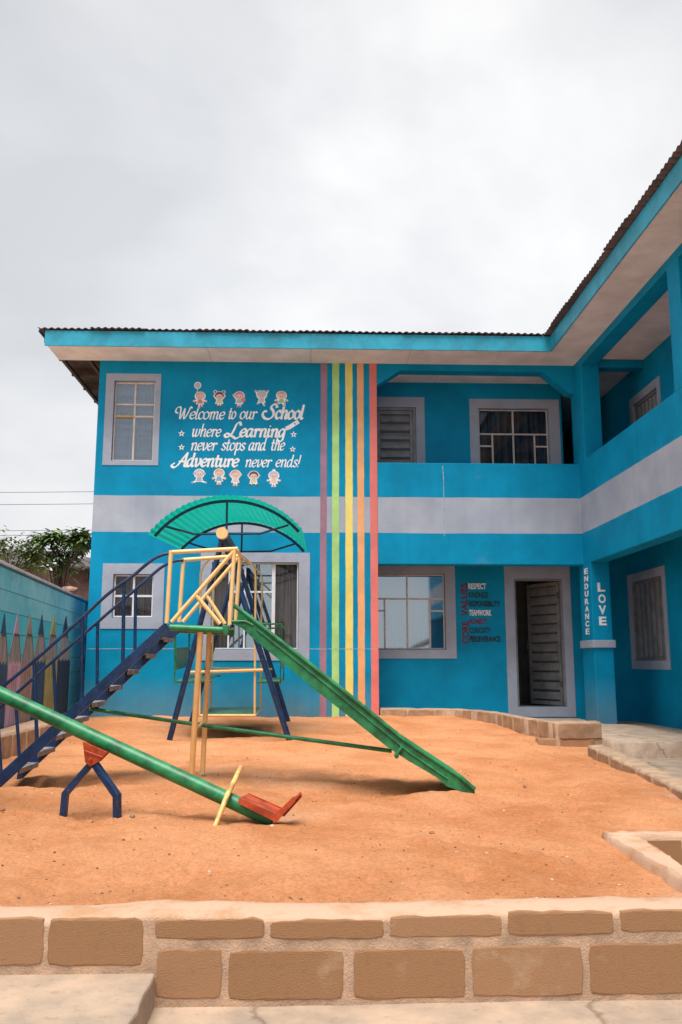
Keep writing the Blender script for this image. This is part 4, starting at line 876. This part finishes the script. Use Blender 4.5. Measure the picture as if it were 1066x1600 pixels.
# ================================================================== PLAYGROUND
def P(u, v, Y): return W(u, v, Y=Y)
def rnd(pts, k=5): 
    o = []
    q = [pts[0]*2-pts[1]]+pts+[pts[-1]*2-pts[-2]]
    for i in range(1, len(q)-2):
        for j in range(k):
            t = j/k; a, b, c_, d = q[i-1], q[i], q[i+1], q[i+2]; o.append(.5*((2*b)+(c_-a)*t+(2*a-5*b+4*c_-d)*t*t+(3*b-a-3*c_+d)*t*t*t))
    return o+[pts[-1]]
YN, YB = 7.2, 7.75
sl_ = thing('playground_slide', 'green metal slide with navy steps and a yellow railed platform standing on the sand', 'slide', (-1.0, 7.5, .38))
# navy stairs
up0, up1 = P(258, 972, YN), P(-6, 1213, YN); lo0, lo1 = P(266, 984, YN), P(-10, 1240, YN)
for off in (0, YB-YN-.03):
    o_ = Vector((0, off, 0)); MB().prism([up0+o_, up1+o_, lo1+o_, lo0+o_], (0, .035, 0)).build('stair_stringer', M['navy'], sl_, bevel=.004)
for i in range(9):
    u = 243-i*28.4; v = 972+(258-u)*.914+10; c_ = P(u, v, YN); w = .065
    mb = MB(); mb.box(c_.x-w, c_.x+w, YN+.037, YB-.032, c_.z-.004, c_.z+.004).box(c_.x+w-.004, c_.x+w, YN+.037, YB-.032, c_.z-.034, c_.z-.004).box(c_.x-w, c_.x-w+.004, YN+.037, YB-.032, c_.z-.034, c_.z-.004)
    mb.build('stair_tread', M['tread'], sl_)
rail_n = [(268, 864), (254, 867), (240, 873.5), (225, 885), (208, 899.5), (169, 928), (128, 966), (60, 1027), (7, 1071), (-25, 1099)]
rail_f = [(287, 875), (272, 877), (258, 883), (244, 893), (212, 921), (170, 957), (130, 992), (76, 1039), (26, 1083), (-5, 1110)]
MB().tube(rnd([P(u, v, YN+.02) for u, v in rail_n]), .0145, 8).build('handrail', M['navy'], sl_)
MB().tube(rnd([P(u, v, YB-.02) for u, v in rail_f]), .0140, 8).build('handrail', M['navy'], sl_)
for Yp, a, b in ((YN+.02, (194, 912), (192, 1036)), (YN+.02, (129, 966), (127, 1094)), (YN+.02, (53.5, 1033), (58, 1160)), (YN+.02, (-6, 1083), (2, 1212)), (YB-.02, (212, 922), (211, 1016)), (YB-.02, (152.5, 973), (152, 1070)), (YB-.02, (84, 1032), (88, 1125)), (YB-.02, (24, 1085), (31, 1188))):
    MB().tube([P(*a, Yp), P(*b, Yp)], .0150 if Yp < 7.5 else .0145, 8).build('rail_post', M['navy'], sl_)
# platform
pl0, pl1 = P(264, 976, YN), P(358, 982, YN); zt = (pl0.z+pl1.z)/2
MB().box(pl0.x, pl1.x, YN+.03, YB-.03, zt-.012, zt-.004).build('platform_deck', M['tread'], sl_)
for yy_ in (YN+.0, YB): MB().tube([Vector((pl0.x+.01, yy_, pl0.z-.022)), Vector((pl1.x-.02, yy_, pl1.z-.014))], .027, 12).build('platform_beam', M['green'], sl_)
for yy_ in (YN, YB-.03):
    c_ = Vector((pl1.x-.02, yy_, pl1.z-.02)); MB().prism([c_+Vector((-.03, -.03, .045)), c_+Vector((.02, -.03, .045)), c_+Vector((.018, -.03, -.01)), c_+Vector((.008, -.03, -.035)), c_+Vector((-.015, -.03, -.035)), c_+Vector((-.028, -.03, -.01))], (0, .055, 0)).build('beam_end', M['green'], sl_, bevel=.003)
# yellow railings: near and far
def frame(Yp, V):
    for a, b in V: MB().tube([P(*a, Yp), P(*b, Yp)], .0175, 10).build('railing_tube', M['yellow'], sl_)
frame(YN, [((267.5, 860), (260.5, 974)), ((266, 863), (371.5, 857.5)), ((366.5, 857), (359, 976)), ((365, 862), (268.5, 972)), ((306, 930), (344, 975))])
frame(YB, [((287, 872.5), (280, 972)), ((285, 875), (378, 868.5)), ((375.5, 868), (368, 976)), ((372, 872), (286, 972)), ((322.5, 930), (351.5, 975))])
MB().tube([P(370, 859, YN), P(377, 870, YB)], .0165, 10).build('railing_tube', M['yellow'], sl_)
# legs of the platform
MB().tube([P(313.5, 986, YN+.02), P(299, 1219, 7.55)], .0245, 12).build('platform_leg', M['yellow'], sl_)
MB().tube([P(327.5, 986, YB-.05), P(316, 1219, 7.72)], .0220, 12).build('platform_leg', M['yellow'], sl_)
MB().tube([P(306, 1138, 7.42), P(320, 1128, 7.71)], .012, 8).build('leg_brace', M['yellow'], sl_)
# chute
def YS(u): return YN-.27*(u-366)/377
def S(u, v, off=0.0): p_ = W(u, v, Y=YS(u)); p_.y += off; return p_
WD = .42
rim = [(366, 946), (393, 966.5), (446, 1008), (510, 1058), (571, 1107), (631, 1156), (719, 1214), (742, 1234)]
low = [(742, 1243), (699, 1229), (680, 1213), (640, 1190), (605, 1167), (560, 1131), (494, 1079), (440, 1034), (396, 998), (378, 981), (363, 974)]
for off, dy in ((0, .006), (WD, -.006)):
    poly = [S(*q, off) for q in (rim[1:] if off == 0 else rim)]+[S(*q, off) for q in low]+([S(363, 970), S(385, 969)] if off == 0 else [])
    MB().prism(poly, (0, dy, 0)).build('chute_side', M['green'], sl_)
    MB().tube([S(*q, off) for q in rim], .0185, 10).build('chute_rim', M['green'], sl_)
MB().tube([S(362, 971), S(384, 971), S(396, 977)], .012, 8).build('chute_lip', M['green'], sl_)
mb = MB(); lw = [(u+1.0, v-6) for u, v in low]; vs = []
for q in lw: a = S(*q, .007); b = S(*q, WD-.007); vs += [a, b]
for q in lw: a = S(*q, .007); b = S(*q, WD-.007); vs += [a-Vector((0, 0, .01)), b-Vector((0, 0, .01))]
k = len(lw); mb.add(vs, [(2*i, 2*i+1, 2*i+3, 2*i+2) for i in range(k-1)]+[(2*k+2*i, 2*k+2*i+1, 2*k+2*i+3, 2*k+2*i+2) for i in range(k-1)]); mb.build('chute_bed', M['green'], sl_)
MB().tube([S(402, 984, -.004), S(446, 1019, -.004), S(510, 1070, -.004), S(571, 1120, -.004), S(640, 1176, -.004), S(700, 1217, -.004)], .009, 6).build('chute_seam', M['green'], sl_)
MB().tube([S(619, 1181, -.05), S(626, 1170, WD+.02)+Vector((.03, 0, .03))], .017, 10).build('cross_tube', M['green'], sl_)
MB().tube([S(617, 1182, -.02), S(628, 1167, -.02)], .014, 10).build('cross_tube', M['green'], sl_)
MB().tube([P(140, 1107.5, 7.7), P(300, 1131, 7.66), P(612, 1173.5, 7.2)], .0165, 10).build('tie_bar', M['green'], sl_)

# swing frame with canopy
sf = thing('swing_set', 'navy A-frame swing stand with a yellow-capped beam and an arched teal corrugated canopy', 'swing frame', (-.97, 11.6, .48))
bA = P(347, 833, 10.33); bB = Vector((bA.x-.02, 12.98, bA.z))
MB().tube([bA, bB], .066, 18).build('top_beam', M['navy2'], sf)
MB().tube([bA+Vector((0, -.012, 0)), bA+Vector((0, .10, 0))], .070, 20).build('beam_cap', M['yellow'], sf)
ap = bA+Vector((0, .12, -.03)); apb = bB+Vector((0, -.1, -.03))
for a_, uv, Yf in ((ap, (264, 1160), 10.55), (ap, (454, 1163), 10.40), (apb, (298, 1131), 12.95), (apb, (452, 1132), 12.9)):
    MB().tube([a_, P(*uv, Yf)], .034, 12).build('frame_leg', M['navy'], sf)
CF, CB = 10.55, 12.15
def arc3(a, b, c_, n_, over=0.0):
    a2, b2, c2 = (Vector((p_.x, p_.z)) for p_ in (a, b, c_)); d = 2*(a2.x*(b2.y-c2.y)+b2.x*(c2.y-a2.y)+c2.x*(a2.y-b2.y))
    ux = ((a2.length_squared)*(b2.y-c2.y)+(b2.length_squared)*(c2.y-a2.y)+(c2.length_squared)*(a2.y-b2.y))/d
    uy = ((a2.length_squared)*(c2.x-b2.x)+(b2.length_squared)*(a2.x-c2.x)+(c2.length_squared)*(b2.x-a2.x))/d
    ct = Vector((ux, uy)); r_ = (a2-ct).length; A0 = math.atan2(a2.y-uy, a2.x-ux); A1 = math.atan2(c2.y-uy, c2.x-ux)
    A0 += over; A1 -= over
    return ct, r_, [A0+(A1-A0)*i/n_ for i in range(n_+1)]
fA = [P(242, 838, CF), P(355, 783, CF), P(467, 831, CF)]; fB = [P(284, 858, CB), P(379, 817.5, CB), P(475, 862, CB)]
cF = arc3(*fA, 30); cB = arc3(*fB, 30)
for (ct, r_, an), yy_ in ((cF, CF), (cB, CB)): MB().tube([Vector((ct.x+r_*math.cos(a), yy_, ct.y+r_*math.sin(a))) for a in an], .019, 8).build('canopy_arch', M['navy2'], sf)
NW = 27; npt = NW*8; mb = MB(); vs = []; cF2 = arc3(*fA, npt, .02); cB2 = arc3(*fB, npt, .02)
for i in range(npt+1):
    row = []
    for t_ in (-.12, 0, .5, 1, 1.06):
        ct = cF2[0].lerp(cB2[0], t_); r_ = cF2[1]+(cB2[1]-cF2[1])*t_; a = cF2[2][i]+(cB2[2][i]-cF2[2][i])*t_
        rr_ = r_+.036+.0075*math.cos(2*math.pi*NW*i/npt); row.append((ct.x+rr_*math.cos(a), CF+(CB-CF)*t_, ct.y+rr_*math.sin(a)))
    vs += row
mb.add(vs, [(i*5+j, (i+1)*5+j, (i+1)*5+j+1, i*5+j+1) for i in range(npt) for j in range(4)], 0, True)
m = M['teal']; t = m.node_tree; n, l = t.nodes, t.links; pr_ = n['Principled BSDF']; tr = n.new('ShaderNodeBsdfTranslucent'); tr.inputs[0].default_value = (0.0, .45, .36, 1)
mxs = n.new('ShaderNodeMixShader'); mxs.inputs[0].default_value = .45; o_ = n['Material Output']; l.new(pr_.outputs[0], mxs.inputs[1]); l.new(tr.outputs[0], mxs.inputs[2]); l.new(mxs.outputs[0], o_.inputs[0])
mb.build('canopy_sheet', m, sf)
for a_, yy_ in ((ap, 10.45), (apb, 12.85)): MB().box(a_.x-.05, a_.x+.05, a_.y-.02, a_.y+.02, a_.z-.09, a_.z-.02).build('gusset_plate', M['navy'], sf, bevel=.003)
for Yc, rows in ((CF, [[(260, 823), (304, 834.5), (406, 834), (451, 820.5)], [(355, 784), (354, 834)]]), (CB, [[(297, 849), (332, 859.5), (376, 862), (422.7, 861.5), (460.5, 850)], [(378.5, 819), (377.5, 862)]])):
    for row in rows: MB().tube([P(*q, Yc) for q in row], .0135, 8).build('canopy_strut', M['navy2'], sf)
for u in (330, 400): pass
# hanging carriage
sw = thing('swing_carriage', 'yellow and green double-seat swing carriage hanging from the navy A-frame', 'swing', (-.95, 11.6, .7))
GF, GB = 10.95, 12.25
def hang(Yp, pts, r_=.0135, m='yellow', nm='hanger'): return MB().tube(rnd([P(*q, Yp) for q in pts], 4), r_, 8).build(nm, M[m], sw)
hang(GF, [(352, 866), (338, 868), (325, 877), (316, 889), (313.5, 905), (313.5, 960), (312.5, 1050), (312, 1118)])
hang(GF, [(354, 863), (372, 865), (386, 875), (396, 886), (399.5, 903), (399, 960), (398.5, 1050), (398, 1118)])
hang(GB, [(366, 875), (352, 880), (341, 893), (335, 908), (333.5, 972), (331, 1050), (329, 1107)], .0125)
hang(GB, [(368, 873), (382, 876), (398, 886), (409.5, 903), (409.5, 930), (408.5, 974), (408, 1050), (407, 1107)], .0125)
for yy_, u_ in ((GF, 352), (GB, 367)):
    c_ = P(u_, 868, yy_); MB().box(bA.x-.075, bA.x+.075, yy_-.025, yy_+.025, bA.z-.09, bA.z-.07).build('pivot_bracket', M['steel_dark'], sw)
    MB().tube([Vector((bA.x, yy_, bA.z-.075)), c_+Vector((0, 0, -.0))], .012, 8).build('pivot_rod', M['yellow'], sw)
def bar(a, Ya, b, Yb, r_=.0125, m='yellow', nm='frame_bar'): return MB().tube([P(*a, Ya), P(*b, Yb)], r_, 8).build(nm, M[m], sw)
bar((295, 1050.5), GF-.03, (411, 1046.8), GF-.03, .0185); bar((331, 1044), GB, (425.5, 1045.5), GB, .014)
bar((312, 1118), GF, (400, 1118), GF, .016); bar((329, 1107), GB, (407, 1107), GB); bar((312, 1118), GF, (329, 1107), GB); bar((399, 1118), GF, (407.5, 1107), GB)
a, b, c_, d = P(313, 1116.5, GF), P(399, 1116.5, GF), P(407, 1106, GB), P(330, 1106, GB); MB().prism([a, b, c_, d], (0, 0, .006)).build('floor_plate', M['seat_green'], sw)
for fr_, bk, seat, backr in (
    ([(274, 984), (273.8, 1066), (330, 1064.5)], [(296, 984), (295, 1057.5), (345, 1056)], [(274, 1065), (325, 1064), (341, 1055.5), (295, 1056.5)], [(275, 1013), (275, 1047), (295, 1041), (295, 1012)]),
    ([(410, 975), (439, 975), (438, 1066), (401, 1065)], [(419, 981.5), (444, 981.5), (443.5, 1062), (410, 1061)], [(402, 1064), (437, 1065), (443, 1060), (411, 1059.5)], [(438.5, 1013), (438, 1047), (443.5, 1043), (444, 1012)])):
    MB().tube([P(*q, GF) for q in fr_], .014, 8).build('seat_frame', M['green'], sw); MB().tube([P(*q, GB) for q in bk], .013, 8).build('seat_frame', M['green'], sw)
    MB().prism([P(*q, GF if i < 2 else GB) for i, q in enumerate(seat)], (0, 0, .008)).build('seat', M['seat_green'], sw)
    MB().prism([P(*q, GF if i < 2 else GB) for i, q in enumerate(backr)], (.006, 0, 0)).build('backrest', M['green'], sw)
bar((274, 986), GF, (296, 986), GB, .012, 'green', 'seat_rail'); bar((439, 975), GF, (444, 981.5), GB, .012, 'green', 'seat_rail'); bar((274, 1013), GF, (296, 1012), GB, .010, 'green', 'seat_rail')
bar((438.5, 1066), GF, (443.5, 1062), GB, .012, 'green', 'seat_rail'); bar((274, 1066), GF, (295, 1057), GB, .012, 'green', 'seat_rail')

# seesaw
ss = thing('seesaw', 'green pipe seesaw with one orange-red seat resting on the sand before the steps', 'seesaw', (-1.4, 6.0, .35))
e1 = P(426, 1281.5, 5.80); pv = P(147, 1152, 6.05); dr = (e1-pv); e0 = pv-dr*1.0
p0 = P(0, 1084.5, 6.22); dr = (pv-e1); e0 = pv+dr
MB().tube([e1, pv, e0], .0475, 22).build('beam', M['green'], ss)
axu = (e1-pv).normalized(); side_ = Vector((axu.y, -axu.x, 0)).normalized(); side_ = side_ if side_.y < 0 else -side_
upn = side_.cross(axu); upn = upn if upn.z > 0 else -upn
# pivot bracket: two red cheek plates under the pipe
br_ = [(131.5, 1157), (172.5, 1173.5), (156, 1190), (143.5, 1196.5), (135.5, 1190)]
ctr = P(150, 1175, 6.0)
for s_ in (-.055, .045):
    pts = [P(*q, 6.0) for q in br_]; pts = [Vector((p_.x, p_.y-(0.0)+s_+(p_.x-ctr.x)*-.2, p_.z)) for p_ in pts]
    MB().prism(pts, (0, .010, 0)).build('bracket_plate', M['orange'], ss, bevel=.003)
a, b = P(133, 1172.5, 5.955), P(160, 1182.5, 5.94); MB().tube([a+Vector((0, -.012, 0)), b+Vector((0, -.012, 0))], .004, 5).build('bracket_ridge', M['orange'], ss)
c_ = P(141.5, 1185.5, 5.93); MB().tube([c_, c_+Vector((0, .13, 0))], .010, 10).build('pivot_bolt', M['orange'], ss)
for pts in ([(144, 1192), (102.5, 1240), (98.5, 1282)], [(147.5, 1192), (183, 1243), (183.5, 1288)]):
    Yl = [6.02, 6.03, 6.03] if pts[1][0] < 150 else [5.98, 5.9, 5.9]
    MB().tube([P(*q, y) for q, y in zip(pts, Yl)], .0215, 4, square=True).build('stand_leg', M['navy'], ss, bevel=.004)
def seat_at(end, sgn):
    # L-shaped folded plate: seat and backrest
    def L3(a, s_, h): return end + axu*a*sgn + side_*s_ + upn*h
    w = .10; mb = MB(); t_ = .012; h0 = .050
    prof = [(-.235, h0+.012), (-.235, h0+.0), (.025, h0-.005), (.040, h0+.0), (.098, h0+.150), (.086, h0+.154), (.03, h0+.012)]
    mb.prism([L3(a, w, h) for a, h in prof], -side_*2*w)
    s = mb.build('seat', M['orange'], ss, bevel=.003)
    for q in (w, -w-.006):
        MB().prism([L3(a, q, h) for a, h in ((-.23, h0-.018), (.045, h0-.026), (.108, h0+.138), (.086, h0+.162), (.022, h0+.020), (-.23, h0+.016))], side_*.006).build('seat_flange', M['orange'], s)
    return s
seat_at(e1, 1); seat_at(e0, -1)
def handle(c_, a, b):
    MB().tube([a, a.lerp(c_, .55), c_, c_.lerp(b, .45), b], .0165, 10).build('handle', M['handle_yellow'], ss)
ha, hb = P(376.5, 1199, 6.05), P(335.5, 1292.5, 5.62); hc = P(355, 1243, 5.745); handle(hc, ha, hb)
mir = lambda q: pv*2-q
q = mir(hc); handle(q, q+Vector((.03, .2, .12)), q+Vector((-.03, -.2, -.05)))

# ------------------------------------------------------------------ loose stones on the sand
def on_sand(u, v):
    y = 7.0
    for _ in range(25): z = szz(W(u, v, Y=y).x, y); q = W(u, v, Z=z); y = .5*y+.5*min(13.6, max(3.95, q.y))
    return q
for u, v, r_, mm, lab in ((207, 1277, .018, 'p_stone', 'small grey-green stone on the sand beside the seesaw stand'), (425, 1292, .014, 'chip', 'pale chip of stone just below the lower end of the seesaw'), (286+533*0+533/533*389, 1302, .016, 'stone', 'brown clod on the open sand right of the seesaw'), (318, 1213, .020, 'p_stone', 'grey stone at the foot of the yellow platform legs'), (820, 1230, .014, 'stone', 'small dark stone on the sand right of the slide'), (4, 1267, .018, 'stone', 'dark stone on the sand at the left edge')):
    if mm == 'p_stone' and 'p_stone' not in M: M['p_stone'] = mat('grey_green_stone', (.22, .23, .16), .9, .2, 30, .3)
    q = on_sand(u, v); tag(stone('stone', (q.x, q.y, szz(q.x, q.y)+r_*.3), r_, int(u), M[mm]), lab, 'stone', 'small stones on the sand')
bmx = bmesh.new()
rg = random.Random(5); allv = []; allf = []
ico = bmesh.new(); bmesh.ops.create_icosphere(ico, subdivisions=1, radius=1); iv = [v.co.copy() for v in ico.verts]; ifc = [[v.index for v in f.verts] for f in ico.faces]; ico.free(); bmx.free()
for i in range(1500):
    y = 3.95+(rg.random()**1.6)*8.5; x = rg.uniform(-.42, .36)*y*1.05; r_ = rg.choice([.002, .003, .003, .004, .005, .008])
    if x > 1.7 and y < 5.7: continue
    z = szz(x, y) + r_*.2; b = len(allv); j = [rg.uniform(.7, 1.3) for _ in range(3)]
    allv += [(x+v.x*r_*j[0], y+v.y*r_*j[1], z+v.z*r_*.7*j[2]) for v in iv]; allf += [[b+k for k in f] for f in ifc]
mb = MB(); mb.v = allv; mb.f = allf; mb.m = [0 if (i//20) % 4 else 1 for i in range(len(allf))]; mb.sm = [False]*len(allf)
tag(mb.build('gravel_crumbs', [M['stone'], M['chip']], None, recalc=False), 'scattered brown and pale crumbs of gravel on the orange sand', None, None, 'stuff')
# windblown sand heaped along the foot of the wall
# ================================================================== BACKGROUND LEFT
def leafy(name, label, base, spots, nleaf, size, m, seed, droop=.5, tw=.05, longer=3.2, trunk_r=.05):
    rg = random.Random(seed); t_ = thing(name, label, 'tree', base)
    b0 = Vector(base); mb = MB(); top = Vector((base[0], base[1], spots[0][2]-.3)); mb.tube([b0, b0.lerp(top, .6)+Vector((.05, 0, 0)), top], trunk_r, 8, rend=trunk_r*.5)
    ends = []
    for s in spots:
        e_ = Vector(s[:3]); mb.tube([b0.lerp(top, .7), b0.lerp(top, .9).lerp(e_, .4)+Vector((0, 0, .05)), e_], trunk_r*.35, 6, rend=.008)
    mb.build('trunk', M['bark'], t_)
    mb = MB()
    for s in spots:
        c_ = Vector(s[:3]); rad = s[3]
        for i in range(nleaf):
            tip = c_+Vector((rg.gauss(0, rad*.5), rg.gauss(0, rad*.5), rg.gauss(0, rad*.38))); az = rg.uniform(0, 6.283); ln = size*longer*rg.uniform(.7, 1.25)
            d = Vector((math.cos(az), math.sin(az), rg.uniform(-.5, .7))); d.normalize(); sd_ = d.cross(Vector((0, 0, 1))).normalized()*size*.42; dn = Vector((0, 0, -1))
            p0, p1, p2, p3 = tip, tip+d*ln*.35+dn*ln*.02, tip+d*ln*.7+dn*ln*.10*droop*2, tip+d*ln+dn*ln*.28*droop*2
            mb.add([p0, p1+sd_, p1-sd_, p2+sd_*.9, p2-sd_*.9, p3], [(0, 1, 2), (1, 3, 4, 2), (3, 5, 4)], 0 if rg.random() < .72 else 1)
    tag(mb.build('crown', m, t_, recalc=False), None, None, None, 'stuff'); return t_
LM = [M['leaf'], M['leaf2']]
def BP(u, v, Y, r_): q = W(u, v, Y=Y); return (q.x, q.y, q.z, r_)
leafy('leafy_tree', 'dark long-leaved tree rising behind the boundary wall next to the blue building', (W(95, 900, Y=18).x, 18, -.3),
      [BP(92, 858, 18, .5), BP(72, 862, 18, .35), BP(62, 842, 18, .14), BP(82, 843, 17.8, .15), BP(104, 842, 18, .16), BP(118, 845, 17.6, .16), BP(130, 838, 17.6, .12), BP(126, 856, 18, .16), BP(100, 880, 18, .4), BP(132, 850, 17.5, .1), BP(50, 868, 18, .2), BP(75, 880, 18, .3), BP(112, 872, 18, .3), BP(134, 842, 17.3, .12), BP(122, 838, 17.5, .14), BP(88, 838, 17.8, .14)], 105, .070, LM, 3)
leafy('leafy_tree', 'bushy yellow-green tree at the left edge behind the boundary wall', (W(15, 900, Y=17).x, 17, -.3),
      [BP(12, 862, 17, .45), BP(35, 862, 17, .30), BP(5, 852, 17, .2), BP(45, 858, 17, .22), BP(-20, 860, 17, .5), BP(28, 880, 17, .45), BP(50, 884, 17, .3), BP(5, 878, 17, .45), BP(55, 872, 17.2, .15)], 190, .045, [M['leaf2'], M['leaf']], 4, .2, longer=2.4)
sh = thing('shed', 'low mud-brown shed with a rusty roof behind the boundary wall', 'shed', (-6.3, 21.5, -.3))
q0, q1 = W(60, 905, Y=21), W(150, 905, Y=21)
MB().box(W(82, 900, Y=21).x, -4.1, 21, 24, -.35, W(100, 887, Y=21).z).build('wall', M['shed'], sh)
zr_ = W(110, 886, Y=20.8).z; MB().prism([(W(76, 900, Y=20.8).x, 20.75, zr_-.02), (-4.0, 20.75, zr_-.06), (-4.0, 24.3, zr_+.55), (W(76, 900, Y=20.8).x, 24.3, zr_+.6)], (0, 0, .05)).build('roof', M['zinc'], sh)
MB().box(W(131, 900, Y=20.98).x, W(138, 900, Y=20.98).x, 20.97, 20.995, W(130, 907, Y=21).z, W(130, 896, Y=21).z).build('vent_opening', M['timber'], sh)
hs = thing('house', 'low brown-roofed house far behind the boundary wall at the left', 'house', (-11, 27, -.3))
z1 = W(40, 884, Y=26).z; MB().box(-16, W(60, 880, Y=26).x, 26, 30, -.35, z1).build('wall', M['shed'], hs)
z1 = W(40, 868, Y=25.7).z; MB().prism([(-16.3, 25.6, z1-.35), (W(64, 870, Y=25.7).x, 25.6, z1-.35), (W(64, 870, Y=25.7).x, 28, z1+.35), (-16.3, 28, z1+.35)], (0, 0, .08)).build('roof', M['zinc'], hs)
oh = thing('opposite_house', 'plain low gabled house across the yard, behind the viewer', 'house', (10, -12, -.3))  # out of view, added so the windows have something to reflect
MB().box(6.2, 18, -16, -12, -.35, 2.7).build('wall', M['shed'], oh)
MB().prism([(5.2, -11.6, 2.2), (11.8, -11.6, 5.2), (18.6, -11.6, 2.2), (18.6, -11.6, 2.1), (11.8, -11.6, 5.08), (5.2, -11.6, 2.1)], (0, -5, 0)).build('roof', M['zinc'], oh)
MB().prism([(6.2, -12.0, 2.7), (17.5, -12.0, 2.7), (11.8, -12.0, 5.0)], (0, -4, 0)).build('gable', M['shed'], oh)
# overhead wires
for k_, (v0, v1, lab) in enumerate(((769.5, 768, 'topmost of the overhead wires left of the building'), (788.5, 787, 'second overhead wire from the top, left of the building'), (829.5, 827.5, 'third overhead wire from the top, just above the trees'), (836.5, 835.5, 'lowest overhead wire, touching the tree tops'))):
    a, b = W(-60, v0, Y=30), W(330, v1-3, Y=30); pts = [a.lerp(b, i/16)-Vector((0, 0, .25*4*(i/16)*(1-i/16)*.1)) for i in range(17)]
    tag(MB().tube(pts, .0095, 5).build('power_line', M['wire']), lab, 'power line', 'overhead wires left of the building')
